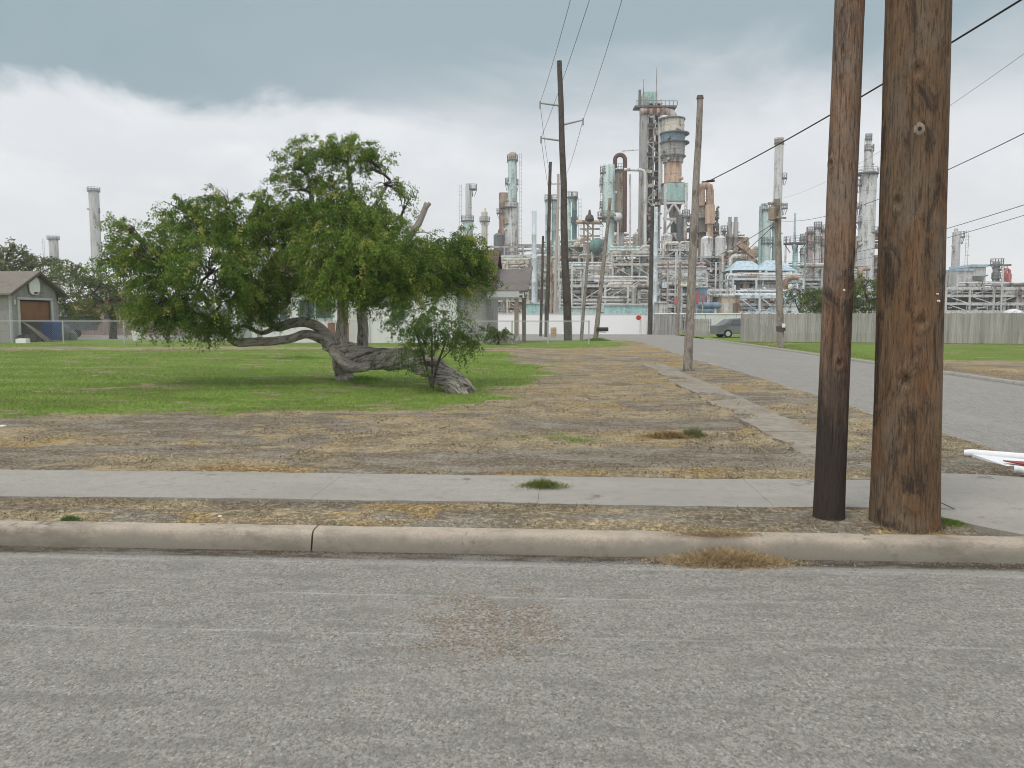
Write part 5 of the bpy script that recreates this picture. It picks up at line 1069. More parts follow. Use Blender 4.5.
def ladder(m, x, y, z0, z1, w=.6):
    d = RT * (w / 2); a = Vector((x, y, z0)); b_ = Vector((x, y, z1)); m.bar(a - d, b_ - d, .07); m.bar(a + d, b_ + d, .07)
    zz_ = z0
    while zz_ < z1: m.bar(Vector((x, y, zz_)) - d, Vector((x, y, zz_)) + d, .05); zz_ += .9
    zz_ = z0 + 2
    while zz_ < z1: m.bar(Vector((x, y, zz_)) - d - FW * .8, Vector((x, y, zz_)) + d - FW * .8, .05); m.bar(Vector((x, y, zz_)) - d, Vector((x, y, zz_)) - d - FW * .8, .05); m.bar(Vector((x, y, zz_)) + d, Vector((x, y, zz_)) + d - FW * .8, .05); zz_ += 2.2
def column(label, D, segs, plats=(), name='process_column', cat='tower', lad=0, pipe=None, dome=True, legs=None, rail=True, nozz=3, seed=0):
    """segs (ytop, ybot|None, xl, xr, colour): stacked shells; plats (y, xl, xr)"""
    rg = random.Random(seed + int(D)); s_ = D / FPX; xc = (segs[0][2] + segs[0][3]) / 2; base = at(xc, 318, D); base.z = 0
    t = thing(name, label, cat, base)
    for i, (yt, yb, xl, xr, colr) in enumerate(segs):
        c = at((xl + xr) / 2, yt, D); zt = c.z; zb = at((xl + xr) / 2, yb, D).z if yb else 0; r = (xr - xl) * s_ / 2; prof_ = []
        h = zt - zb; nseam = max(2, int(h / 3.2)); prof_.append((r, 0))
        for k in range(1, nseam):
            q = h * k / nseam; prof_ += [(r, q - .06), (r * 1.025, q - .04), (r * 1.025, q + .04), (r, q + .06)]
        if i == 0 and dome: prof_ += [(r, h - r * .5), (r * .86, h - r * .22), (r * .5, h - .05), (r * .12, h)]
        else: prof_ += [(r, h - .02), (r * .98, h)]
        m = MB(); m.lathe((c.x, c.y, zb), prof_, 22)
        for k in range(nozz):
            a = rg.uniform(math.pi, 2 * math.pi) + YAW; q = zb + h * rg.uniform(.1, .9); p = Vector((c.x + math.cos(a) * r * .9, c.y + math.sin(a) * r * .9, q)); m.tube([p, p + Vector((math.cos(a), math.sin(a), 0)) * r * .45], min(.35, r * .2), 8)
        m.build('shell', PAL[colr], t)
    for (y, xl, xr) in plats:
        c = at((xl + xr) / 2, y, D); r = (xr - xl) * s_ / 2; m = MB(); m.ring(c - Vector((0, 0, .25)), r * .45, r, .25, 16)
        if rail: railing(m, c, r - .06)
        for a in (0, 1.57, 3.14, 4.71): e = Vector((math.cos(a), math.sin(a), 0)); m.bar(c + e * r * .92 - Vector((0, 0, .2)), c + e * r * .4 - Vector((0, 0, 1.8)), .12)
        m.build('platform', PAL['dgrey'], t)
    yt, yb, xl, xr, _ = segs[0]
    if lad:
        zt = at(xc, yt, D).z; m = MB(); xr_ = max(q[3] for q in segs); e = at(xr_ if lad > 0 else min(q[2] for q in segs), 318, D) + RT * (.45 * lad) - FW * .5; ladder(m, e.x, e.y, 1, zt - .5); m.build('ladder', PAL['grey'], t)
    if pipe:
        side, colr, rr = pipe; zt = at(xc, yt, D).z; r = (xr - xl) * s_ / 2; rl = (max(q[3] for q in segs) - min(q[2] for q in segs)) * s_ / 2 + rr * 1.6; top = at(xc, yt, D); b0 = Vector((top.x, top.y, 0)) + RT * side * rl - FW * .3; m = MB()
        m.tube([top - Vector((0, 0, .3)), top + Vector((0, 0, rr * 1.8)), top + RT * side * rl * .5 + Vector((0, 0, rr * 3)), Vector((b0.x, b0.y, zt + rr)), Vector((b0.x, b0.y, zt - rr * 2)), b0], rr, 10); m.build('overhead_pipe', PAL[colr], t)
    return t
# far stacks on the left
column('tall grey stack standing alone left of the mesquite crown', 260, [(189, None, 88.8, 98.4, 'lgrey')], [(191, 87.6, 99.6), (225, 93, 101), (212, 94, 100)], 'flue_stack', 'chimney', 1, None, False, nozz=2)
column('short far stack above the olive trees at the left', 300, [(237, None, 49, 57.5, 'lgrey')], [(239, 47.5, 59)], 'flue_stack', 'chimney', -1, None, False)
column('slim grey-white column with a side platform, just right of the crown', 200, [(183, 246, 465.5, 471.5, 'lgrey'), (220, None, 463, 473, 'lteal')], [(189, 468, 477), (220.5, 461, 474)], lad=-1, seed=2)
column('small pointed yellowish stack with one ring platform', 230, [(208, 222, 484.3, 485.8, 'ltan'), (212, None, 481.5, 487.5, 'ltan')], [(221, 479.5, 490)], 'flue_stack', 'chimney', 0, None, True)
column('rust-streaked brown column behind the tall pale-topped one', 215, [(193, None, 499, 508.5, 'rust')], [(213, 496.5, 507), (239, 497, 510), (207, 500, 511)], dome=False, lad=0, seed=4)
column('tall column with a brown cap over a teal middle and white foot', 195, [(152, 166, 508.5, 516.5, 'tan'), (160, 205, 508, 517, 'lteal'), (203, None, 505.5, 518.5, 'white')], [(160, 507, 518), (183, 505, 511), (184, 514, 518.5), (207.5, 500, 518), (224, 503, 515)], lad=1, seed=5)
column('needle-thin pale blue mast left of the power poles', 120, [(211, None, 531.8, 536.5, 'lblue')], [], 'mast', 'mast', 0, None, False, nozz=0)
column('stubby teal column directly behind the dark half-height pole', 185, [(199, None, 545.5, 550.5, 'teal')], [(200, 544.5, 551.5)], dome=False, lad=1)
column('teal column paired with the one behind the dark half-height pole', 186, [(199, None, 552, 556.6, 'teal')], [(200, 551.2, 557.5)], dome=False, lad=0)
column('narrow teal column right of the tallest power pole', 185, [(196, 246, 567.5, 571, 'lteal'), (240, None, 567, 572, 'teal')], [(197, 565.5, 572.5)], dome=False)
column('dark teal column right of the narrow teal one', 188, [(196, None, 572, 577, 'dteal')], [(197, 571, 578), (222, 571, 578)], dome=False, lad=1)
# small derrick unit with spherical vessel
t = thing('process_unit', 'small pipework unit topped by a black lump beside a green sphere', 'process unit', at(592, 318, 175) - Vector((0, 0, 1.6))); c = at(597, 246, 175); r = 8 * 175 / FPX
m = MB(); m.lathe(c - Vector((0, 0, r)), [(r * math.sin(math.pi * k / 12), r - r * math.cos(math.pi * k / 12)) for k in range(13)], 22); m.build('sphere', PAL['dteal'], t); m = MB()
for px in (584, 588, 593): m.bar(at(px, 222, 176) , Vector((at(px, 222, 176).x, at(px, 222, 176).y, 0)), .35)
for py in (222.5, 229, 236, 243): m.bar(at(580, py, 176), at(600, py, 176), .3); m.bar(at(584, py, 176), at(593, py + 7, 176), .18)
m.tube([at(576, 222, 175), at(602, 222.5, 175)], .45, 8); m.build('steel_frame', PAL['tan'], t); m = MB(); m.lathe(at(589.5, 222, 175), [(.7, 0), (1.0, .5), (.8, 1.3), (.3, 1.7), (.2, 2.6)], 10); m.build('valve_head', PAL['dark'], t)
# big teal column + brown column with looped pipe
column('wide pale teal column left of the brown column', 170, [(163, 222, 602.5, 615, 'lteal'), (220, None, 606, 614.5, 'lteal')], [(172.5, 600, 611), (184, 599.5, 604), (207, 599.5, 604), (217.5, 597.5, 619)], lad=-1, seed=7)
c = at(618, 217, 168); o = MB(); r = .95; o.lathe(c - Vector((0, 0, r)), [(r * math.sin(math.pi * k / 10), r - r * math.cos(math.pi * k / 10)) for k in range(11)], 16)
tt = thing('drum_vessel', 'small white drum perched beside the wide pale teal column', 'vessel', Vector((c.x, c.y, 0))); o.build('drum', PAL['white'], tt); m = MB(); m.bar(c - Vector((0, 0, r * .9)), Vector((c.x, c.y, 0)), .35); m.build('leg', PAL['lgrey'], tt)
tb = column('brown column crowned by a dark looped pipe', 172, [(170, 232, 615, 626, 'tan'), (228, None, 617, 624, 'lgrey')], [(170.5, 612, 627)], dome=False, seed=8)
m = MB(); pts = []
for k in range(13):
    a = math.pi * k / 12; q = at(620 - 5.0 * math.cos(a), 160, 170); q.z += 5.0 * 170 / FPX * math.sin(a); pts.append(q)
m.tube([at(615, 168, 170)] + pts + [at(625, 168, 170), at(624.6, 232, 170)], .45, 10); m.build('looped_pipe', paint('dark_red_pipe', (.12, .06, .055), .5), tb)
tt = thing('pipe_run', 'white goose-neck pipe between the brown column and the tall tower', 'pipe', at(636, 318, 165)); m = MB(); m.tube([at(624, 169.5, 165), at(641, 170, 165), at(643.5, 171, 165), at(645, 174, 165), at(645, 250, 165)], .32, 10); m.tube([at(630, 174, 166), at(630, 335 - 16, 166)], .22, 8); m.tube([at(622, 151, 166), at(640, 149.5, 166)], .12, 6); m.build('pipe', PAL['white'], tt)
# elevator tower
D = 180; sE = D / FPX
tt = thing('lattice_tower', 'tallest structure, grey lattice tower with a teal box and antenna on top', 'tower', at(649, 318, D) - Vector((0, 0, 1.6)))
def fr(px, dd=0): p = at(px, 318, D + dd); p.z = 0; return p
m = MB(); zt = at(640, 97, D).z; p0, p1_ = fr(638.5), fr(644.5); c = (p0 + p1_) / 2; m.box(c + FW * 1 + Vector((0, 0, zt / 2)), (1.35, 2.5, zt), YAW); m.build('shaft', PAL['grey'], tt)
m = MB(); zt2 = at(650, 103, D).z
for px in (645, 651, 658):
    for dd in (0, 5): p = fr(px, dd); m.bar(p, p + Vector((0, 0, zt2)), .38)
zz_ = 6.; i = 0
while zz_ < zt2 - 1:
    for dd in (0, 5): m.bar(fr(645, dd) + Vector((0, 0, zz_)), fr(658, dd) + Vector((0, 0, zz_)), .28)
    for px in (645, 658): m.bar(fr(px) + Vector((0, 0, zz_)), fr(px, 5) + Vector((0, 0, zz_)), .25)
    a, b_ = (645, 658) if i % 2 else (658, 645)
    m.bar(fr(a) + Vector((0, 0, zz_)), fr(b_) + Vector((0, 0, zz_ + 3.1)), .22); zz_ += 3.1; i += 1
m.build('steel_frame', PAL['steel'], tt)
m = MB(); zz_ = 6.
while zz_ < zt2 - 1: m.box(fr(651.5, 2.5) + Vector((0, 0, zz_ + .1)), (3.2, 5, .14), YAW); zz_ += 3.1
m.build('deck', PAL['dgrey'], tt)
m = MB(); m.tube([fr(648.5, 2) + Vector((0, 0, 4)), fr(648.5, 2) + Vector((0, 0, zt2 - 1))], .62, 10); m.build('riser', PAL['brown'], tt)
m = MB(); m.tube([fr(655, 2) + Vector((0, 0, 4)), fr(655, 2) + Vector((0, 0, zt2 - 2))], .5, 10); m.build('riser', PAL['dark'], tt)
rg = random.Random(4)
zz_ = 7
while zz_ < zt2 - 3:
    m = MB(); c = fr(rg.choice((647, 649, 653, 656)), -.5) + Vector((0, 0, zz_)); m.box(c, (rg.uniform(.5, 1.6), .6, rg.uniform(.4, 1.3)), YAW); m.build('cabinet', PAL[rg.choice(('pink', 'tan', 'dark', 'lgrey', 'ltan'))], tt); zz_ += rg.uniform(1.2, 2.6)
m = MB(); c = at(650.5, 97.5, D) + FW * 2; m.box(c, (13.5 * sE, 4, 11 * sE), YAW); m.build('head_box', PAL['teal'], tt, smooth=False)
m = MB(); c = at(651, 106, D) + FW * 2; hb2 = MB(); vs = []; 
for zz_, w in ((0, 4.5), (-4.2, .8)):
    for sx, s2 in ((-1, -1), (1, -1), (1, 1), (-1, 1)): vs.append(at(652, 103, D) + FW * (2 + s2 * w * .4) + RT * sx * w * sE * 2.4 + Vector((0, 0, zz_ * .9)))
hb2.add(vs, [(0, 1, 2, 3), (7, 6, 5, 4), (0, 4, 5, 1), (1, 5, 6, 2), (2, 6, 7, 3), (3, 7, 4, 0)]); hb2.build('hopper', PAL['dark'], tt, smooth=False)
m.box(at(655.5, 106.8, D) + FW * 1, (41 * sE, 3.2, .35), YAW)
for px in range(636, 677, 4): m.bar(at(px, 107, D) - FW * 1.4, at(px, 102.5, D) - FW * 1.4, .12)
m.bar(at(635, 102.5, D) - FW * 1.4, at(676, 102.5, D) - FW * 1.4, .1); m.bar(at(657, 116, D), at(672, 108.5, D), .3); m.build('platform', PAL['dgrey'], tt)
m = MB(); m.tube([at(656.5, 103, D), at(656.8, 67.5, D)], [.14, .08], 6); m.tube([at(643.5, 103, D), at(643.5, 79, D)], [.1, .06], 6); m.build('antenna', PAL['grey'], tt)
m = MB(); m.bar(at(639.5, 106, D), at(639.8, 90, D), .5, .5); m.build('hoist_post', PAL['dgrey'], tt)
m = MB(); m.tube([at(640, 112, D), at(665, 111, D), at(671, 112.5, D), at(673.5, 116, D), at(673.5, 120, D)], .8, 12); m.build('transfer_pipe', PAL['pink'], tt)
m = MB(); m.tube([at(659.5, 118, D) - FW, at(659.5, 200, D) - FW], .45, 8); m.build('downcomer', PAL['lgrey'], tt)
# big vessel on its support
D = 178; rt_ = column('fat banded vessel, grey above and tan below, on a braced frame', D, [(118.5, 134, 661.5, 684, 'ltan'), (133, 144, 661.3, 684.5, 'sblue'), (143, 158, 661.5, 684.5, 'grey'), (157.5, 163, 663, 683, 'grey'), (162.5, 187, 664.5, 681.5, 'orange'), (184, 206, 670, 680, 'grey')], [(119, 659, 685), (133.5, 660, 689), (142.5, 660, 689), (156, 660.5, 685.5), (184, 661, 686)], 'reactor_vessel', 'vessel', 0, None, False, nozz=1, seed=3, rail=False)
m = MB(); pl, pr = 663.5, 684
for dd in (-3, 3):
    for px in (pl, pr): p = at(px, 318, D + dd); p.z = 0; m.bar(p, Vector((p.x, p.y, at(px, 184, D + dd).z)), .55)
    ys2 = [203, 219, 234, 250, 266, 282]
    for i, py in enumerate(ys2):
        m.bar(at(pl, py, D + dd), at(pr, py, D + dd), .5)
        if i < 3: m.bar(at(pl, ys2[i + 1], D + dd), at((pl + pr) / 2, py, D + dd), .42); m.bar(at(pr, ys2[i + 1], D + dd), at((pl + pr) / 2, py, D + dd), .42)
m.build('support_frame', PAL['white'], rt_, smooth=False)
m = MB(); c = at(673.7, 194, D); m.box(c, (22 * D / FPX, 6.4, 17 * D / FPX), YAW); m.build('skirt_box', PAL['teal'], rt_, smooth=False)
m = MB(); vs = []
for py, w in ((203, 8), (222, 3.2)):
    for k in range(12): a = 2 * math.pi * k / 12; vs.append(at(674, py, D) + (RT * math.cos(a) + FW * math.sin(a)) * w * D / FPX)
m.add(vs, [(k, (k + 1) % 12, 12 + (k + 1) % 12, 12 + k) for k in range(12)] + [tuple(range(11, -1, -1)), tuple(range(12, 24))]); m.build('cone', PAL['pink'], rt_)
m = MB(); m.tube([at(674, 221, D), at(674, 300, D)], .75, 12); m.tube([at(680, 215, D - 4), at(681.5, 318, D - 4)], .8, 12); m.build('standpipe', PAL['dgrey'], rt_)
column('pale blue mast in front of the tall lattice tower', 110, [(207, None, 654, 658.2, 'lblue')], [], 'mast', 'mast', 0, None, False, nozz=0)
column('thin white standpipe right of the braced frame', 160, [(203, None, 684.2, 687.5, 'white')], [(216, 682, 690)], 'mast', 'mast', 0, None, False)
# rust U-tube group
t = column('tan vessel with a rusty inverted-U pipe, right of the lone leaning pole', 168, [(203, 218, 696, 711, 'ltan'), (216, None, 699, 709, 'brown')], [(203.5, 693, 713), (218, 695, 719), (232, 694, 719)], dome=False, lad=0, seed=12)
m = MB(); m.tube([at(701, 206, 166), at(701, 190, 166), at(702.3, 186.8, 166), at(706, 185.5, 166), at(709.3, 187, 166), at(710, 191, 166), at(710, 224, 165.5)], .8, 12); m.build('inverted_u_pipe', PAL['rust'], t)
m = MB(); m.tube([at(710, 205, 165), at(710, 224, 165)], 1.0, 12); m.tube([at(710, 224, 165), at(710, 262, 165)], .6, 10); m.build('downpipe', PAL['orange'], t)

def frame_unit(label, x0, x1, yt, D, cols, seed, floors=None, depth=9, fill=.8, pipes=10, vess=3, name='process_unit', cat='process unit', ybot=None, brace=.6, decks=.35, bay=4.2, risers=15, rr=(.09, .26), toprail=True):
    """open steel frame crowded with pipes, drums and valves"""
    rg = random.Random(seed); s_ = D / FPX; W = (x1 - x0) * s_; H = at((x0 + x1) / 2, yt, D).z; o = at((x0 + x1) / 2, 318, D); o.z = 0
    t = thing(name, label, cat, o)
    def P(u, v, z_): return o + RT * ((u - .5) * W) + FW * (v * depth) + Vector((0, 0, z_))
    nb = max(1, round(W / bay)); floors = floors or max(2, round(H / 3.6)); fz = [H * (k + 1) / floors for k in range(floors)]
    m = MB()
    for i in range(nb + 1):
        for v in (0, 1): m.bar(P(i / nb, v, 0), P(i / nb, v, H), .34)
    for zz_ in fz:
        for v in (0, 1): m.bar(P(0, v, zz_), P(1, v, zz_), .3, .42)
        for i in range(nb + 1): m.bar(P(i / nb, 0, zz_), P(i / nb, 1, zz_), .24)
    for i in range(nb):
        for k in range(floors):
            if rg.random() < brace: za = fz[k - 1] if k else 0; a, b_ = (i, i + 1) if rg.random() < .5 else (i + 1, i); m.bar(P(a / nb, 0, za), P(b_ / nb, 0, fz[k]), .16)
    m.build('steel_frame', PAL[cols[0]], t, smooth=False)
    m = MB(); any_ = False
    for zz_ in fz:
        if rg.random() < decks * 2:
            a = rg.uniform(0, .4); b_ = rg.uniform(.6, 1); m.box((P(a, .5, zz_ + .16) + P(b_, .5, zz_ + .16)) / 2, ((b_ - a) * W, depth * .9, .10), YAW); any_ = True
            for q in range(int((b_ - a) * W / 1.8) + 1): u = a + q * 1.8 / W; m.bar(P(u, -.02, zz_), P(u, -.02, zz_ + 1.1), .07)
            m.bar(P(a, -.02, zz_ + 1.1), P(b_, -.02, zz_ + 1.1), .08); m.bar(P(a, -.02, zz_ + .6), P(b_, -.02, zz_ + .6), .06)
    if any_: m.build('deck', PAL['lgrey'], t, smooth=False)
    for c_ in range(int(pipes * 1.2)):
        m = MB(); k = rg.randrange(floors); zz_ = fz[k] - rg.uniform(.4, 2.4) if rg.random() < .5 else fz[k] + rg.uniform(.3, 1.0); r = rg.uniform(*rr); v = rg.uniform(-.05, .9); a = rg.choice((0, 0, rg.uniform(0, .5))); b_ = rg.choice((1, 1, rg.uniform(.5, 1)))
        if zz_ > H + .6 and not toprail: zz_ = H - .5
        pts = [P(a, v, zz_), P(b_, v, zz_)]
        if rg.random() < .5: pts = [P(a, v, max(.3, zz_ - rg.uniform(2, 6)))] + [P(a, v, zz_ - r), P(a + r / W, v, zz_)] + pts[1:]
        if rg.random() < .5: pts += [P(b_ + r / W, v, zz_ - r), P(b_ + r / W, v, max(.3, zz_ - rg.uniform(2, 6)))]
        m.tube(pts, r, 8)
        if rg.random() < .5: m.tube([p + Vector((0, 0, r * 2.6)) for p in pts], r * .8, 8)
        m.build('pipe', PAL[rg.choice(cols[1:])], t)
    for c_ in range(risers):
        m = MB(); u, v = rg.uniform(.03, .97), rg.uniform(-.1, .8); z1 = H * rg.uniform(.6, 1.12); r = rg.uniform(.12, .42); m.tube([P(u, v, 0), P(u, v, z1 - r), P(u + r / W, v, z1), P(min(1, u + rg.uniform(.1, .4)), v, z1)], r, 8); m.build('riser', PAL[rg.choice(cols[1:])], t)
    for c_ in range(vess):
        k = rg.randrange(floors); z0 = (fz[k - 1] if k else 0) + .3; hf = H / floors; u = rg.uniform(.15, .85); v = rg.uniform(.1, .7); colr = PAL[rg.choice(cols[1:])]; m = MB()
        if rg.random() < .55:
            r = min(hf * .33, rg.uniform(.8, 1.5)); L = min(W * .35, rg.uniform(3, 7)); c = P(u, v, z0 + r + .4); ax = RT
            m.tube([c - ax * (L / 2 + r * .6), c - ax * (L / 2 + r * .3), c - ax * L / 2, c + ax * L / 2, c + ax * (L / 2 + r * .3), c + ax * (L / 2 + r * .6)], [r * .3, r * .8, r, r, r * .8, r * .3], 14)
            for e in (-.35, .35): m.box(c + ax * L * e - Vector((0, 0, r * .9)), (.4, r * 1.4, r * .8), YAW)
            m.build('horizontal_drum', colr, t)
        else:
            r = rg.uniform(.6, 1.3); h = min(H * .5, rg.uniform(3, 7)); m.lathe(P(u, v, z0), [(r * .3, 0), (r, r * .5), (r, h - r * .5), (r * .6, h - .15), (r * .15, h), (r * .15, h + .7)], 14); m.build('vertical_drum', colr, t)
    vm = [PAL[rg.choice(cols[1:])], PAL[rg.choice(cols[1:])]]
    for c_ in range(min(70, int(W * floors * 1.0 * fill))):
        m = MB(); k = rg.randrange(floors); z0 = (fz[k - 1] if k else .3) + rg.uniform(.1, 2); c = P(rg.random(), rg.uniform(-.06, .5), z0); s2 = rg.uniform(.18, .55)
        q = rg.random()
        if q < .4: m.box(c, (s2 * rg.uniform(.6, 2.2), s2, s2 * rg.uniform(.6, 2)), YAW)
        elif q < .75: m.lathe(c, [(s2 * .3, 0), (s2 * .6, s2 * .3), (s2 * .6, s2 * 1.3), (s2 * .2, s2 * 1.6), (s2 * .2, s2 * 2.2), (s2 * .55, s2 * 2.25), (s2 * .55, s2 * 2.4)], 8)
        else: m.tube([c, c + Vector((0, 0, s2 * 3)), c + RT * s2 * 2 + Vector((0, 0, s2 * 4))], s2 * .25, 6)
        m.build('cabinet' if q < .4 else 'valve' if q < .75 else 'spout', vm[c_ % 2], t)
    return t
G1 = ['ltan', 'ltan', 'lgrey', 'ltan', 'steel', 'white', 'lteal']; G2 = ['lgrey', 'lgrey', 'white', 'ltan', 'grey', 'ltan', 'lteal']; G3 = ['lgrey', 'white', 'lblue', 'lteal', 'grey', 'ltan']
# long pipe bridge, back and front rows
frame_unit('high pipe bridge behind the carport roof, with truss top', 486, 560, 247, 190, ['steel', 'brown', 'ltan', 'grey', 'rust', 'dgrey'], 1, 6, 10, 1.1, 14, 4)
frame_unit('pale pipe rack between the carport and the power poles', 487, 548, 262, 150, G1, 2, 5, 9, 1.2, 14, 4)
frame_unit('tan framed unit behind the tallest power pole', 548, 604, 246, 176, ['ltan', 'ltan', 'lgrey', 'tan', 'lgrey', 'lteal'], 3, 7, 10, 1.2, 16, 6)
frame_unit('lower pipe rack right of the tallest power pole', 556, 612, 268, 146, G2, 4, 5, 8, 1.2, 14, 4)
frame_unit('crowded rack with rusty beams under the brown column', 604, 648, 240, 182, ['tan', 'rust', 'ltan', 'orange', 'grey', 'lgrey'], 5, 7, 10, 1.2, 14, 5)
frame_unit('pale rack in front of the brown column foot', 611, 652, 252, 152, G1, 6, 6, 8, 1.3, 16, 5)
frame_unit('low white pipe rack above the teal screen', 560, 650, 286, 128, ['lgrey', 'white', 'ltan', 'lgrey', 'grey'], 7, 3, 6, 1.4, 12, 3, bay=4)
frame_unit('grey unit with cross pipes below the braced vessel frame', 656, 696, 250, 158, G2, 8, 7, 9, 1.3, 16, 6)
frame_unit('blue-grey unit in front, behind the gates', 656, 706, 272, 132, ['lgrey', 'lblue', 'sblue', 'white', 'ltan', 'pink'], 9, 5, 7, 1.3, 14, 5, bay=4)
frame_unit('dark brown furnace frame right of the lone leaning pole', 690, 715, 216, 175, ['steel', 'brown', 'dark', 'rust', 'dgrey', 'tan'], 10, 10, 9, 1.2, 12, 5, decks=.5)
frame_unit('brown-tan unit with jumbled pipes, stepped down to the right', 712, 746, 238, 185, ['tan', 'orange', 'rust', 'ltan', 'pink', 'grey'], 11, 7, 9, 1.5, 16, 6)
frame_unit('steel rack with diagonal braces left of the blue roofs', 700, 738, 257, 150, ['steel', 'lgrey', 'ltan', 'dgrey', 'white'], 12, 6, 8, 1.1, 12, 3, brace=.8)
frame_unit('tan gantry piece behind the blue roofs', 744, 764, 251, 190, ['tan', 'rust', 'ltan', 'grey'], 13, 5, 8, 1.2, 8, 2)
frame_unit('white-blue rack beneath the blue roofs', 732, 802, 279, 138, ['lblue', 'white', 'lblue', 'lgrey', 'dark', 'rust'], 14, 3, 8, 1.4, 14, 4, bay=4)
frame_unit('pale blue low unit in front of the rack under the blue roofs', 738, 802, 297, 118, ['lblue', 'lblue', 'blue', 'white', 'orange'], 15, 2, 5, 1.2, 8, 3, bay=3.5)
frame_unit('unit of mixed grey and rusty pipes around the pinkish towers', 798, 866, 268, 170, ['lgrey', 'pink', 'white', 'rust', 'lteal'], 16, 5, 9, 1.2, 12, 4)
frame_unit('low steel rack peeking above the far fence between the near poles', 800, 900, 296, 130, ['white', 'lgrey', 'white', 'ltan', 'grey'], 17, 2, 6, 1.2, 8, 2)
frame_unit('rusty unit at the right foot of the white flare stack', 870, 905, 233, 190, ['tan', 'rust', 'orange', 'ltan', 'grey'], 18, 8, 9, 1.4, 14, 4)
frame_unit('long grey-green multi-level rack at the far right', 945, 1040, 288, 140, ['lgrey', 'lgrey', 'lteal', 'white', 'dgrey', 'grey'], 19, 5, 8, 1.1, 14, 4, bay=4.5)
frame_unit('back rack behind the fence at the far right', 905, 1060, 291, 175, ['grey', 'dgrey', 'lgrey', 'brown'], 20, 4, 8, 1.0, 12, 3)
frame_unit('long back rack filling the gap behind the low screens', 440, 560, 268, 215, ['grey', 'tan', 'brown', 'lgrey', 'rust'], 21, 5, 10, 1.0, 14, 4)
# twin stub stacks on the brown-tan unit
for px, lb in ((730, 'left of the twin stub stacks on the brown-tan unit'), (736, 'right of the twin stub stacks on the brown-tan unit')): column(lb, 184, [(217, 245, px - 1.6, px + 1.6, 'grey'), (222, None, px - 2.4, px + 2.4, 'grey')], [], 'flue_stack', 'chimney', 0, None, False)
column('short tan stub stack left of the twin stub stacks', 183, [(229, None, 722.5, 726, 'ltan')], [(231, 720.5, 728)], 'flue_stack', 'chimney', 0, None, False)
t = thing('conveyor', 'sloping orange-brown gallery running down right from the brown-tan unit', 'conveyor', at(748, 318, 180)); m = MB(); m.bar(at(738, 243, 180), at(755, 256, 180), 1.1, 1.2); m.build('gallery', PAL['orange'], t, smooth=False); m = MB(); m.bar(at(749, 253, 180), Vector((at(749, 253, 180).x, at(749, 253, 180).y, 0)), .5); m.build('leg', PAL['tan'], t)
column('teal column left of the transformer pole', 175, [(208.5, None, 762.5, 771.5, 'lteal')], [(209.5, 761, 772.5), (243, 761, 773)], dome=False, lad=1, pipe=(-1, 'teal', .3))
column('narrow teal column behind the transformer pole', 178, [(226, None, 772.5, 776, 'teal')], [(227, 771.5, 778)], dome=False)
column('white stack with a brown tip behind the transformer pole', 205, [(139, 147, 775.3, 782.8, 'tan'), (146, None, 775, 783.3, 'white')], [(143, 774.3, 783.8), (178, 779, 787), (208, 779, 787.5)], 'flue_stack', 'chimney', 0, None, False)
column('thin light-blue tapering mast right of the transformer pole', 150, [(213, 250, 794.2, 796.2, 'blue'), (245, None, 793, 798, 'cyan')], [(243, 784, 806)], 'mast', 'mast', 0, None, False)
for i, (xl, xr, yt, cc, lb) in enumerate(((801, 806.5, 238, 'lteal', 'leftmost stub of the pinkish tower cluster'), (807.5, 814, 231, 'pink', 'pink-grey tower with a railed top in the cluster'), (815, 821, 226, 'lgrey', 'pale tower at the middle of the pinkish cluster'), (822, 829, 229, 'pink', 'pinkish tower touching the slimmer near pole'))):
    column(lb, 172, [(yt, None, xl, xr, cc)], [(yt + 1.5, xl - 1, xr + 1), (yt + 16, xl - 1, xr + 1)], dome=False, lad=1 if i % 2 else 0, seed=i + 20)
# white flare stack between the near poles
column('tall white stack with a narrow neck, seen between the two near poles', 185, [(136, 152, 866.2, 871.3, 'lgrey'), (146, 173, 865.3, 873, 'white'), (171, 178, 863, 875, 'white'), (176, None, 860.8, 876.3, 'white')], [(139, 865.5, 872), (150, 864.5, 873.8), (173.5, 854, 878), (185, 855, 862), (207.5, 854.5, 863), (222, 855, 864), (232.5, 862, 878), (246, 857, 864)], 'flue_stack', 'chimney', -1, None, False)
# blue roofs
for (a, b_, yr, ye, lb) in ((731, 766, 259.5, 270, 'left blue hipped roof shelter on tall legs'), (760, 796, 259, 270.5, 'right blue hipped roof shelter half behind the transformer pole')):
    D = 143; tt = thing('shelter', lb, 'shelter', at((a + b_) / 2, 318, D) - Vector((0, 0, 1.6))); m = MB(); ze, zr_ = at(a, ye, D).z, at(a, yr, D).z; E = [at(a, ye, D), at(b_, ye, D), at(b_, ye, D) + FW * 7, at(a, ye, D) + FW * 7]; Rg = [at(a + (b_ - a) * .28, 318, D) + FW * 3.5, at(a + (b_ - a) * .72, 318, D) + FW * 3.5]
    for p in E: p.z = ze
    for p in Rg: p.z = zr_
    m.add([*E, *Rg], [(0, 1, 5, 4), (1, 2, 5), (2, 3, 4, 5), (3, 0, 4), (3, 2, 1, 0)]); m.build('roof', PAL['blue'], tt, smooth=False); m = MB()
    for p in E: m.bar(p - Vector((0, 0, .01)), Vector((p.x, p.y, 0)), .4)
    for py in (275, 283, 291): m.bar(at(a, py, D), at(b_, py, D), .3)
    m.build('steel_frame', PAL['lblue'], tt, smooth=False)
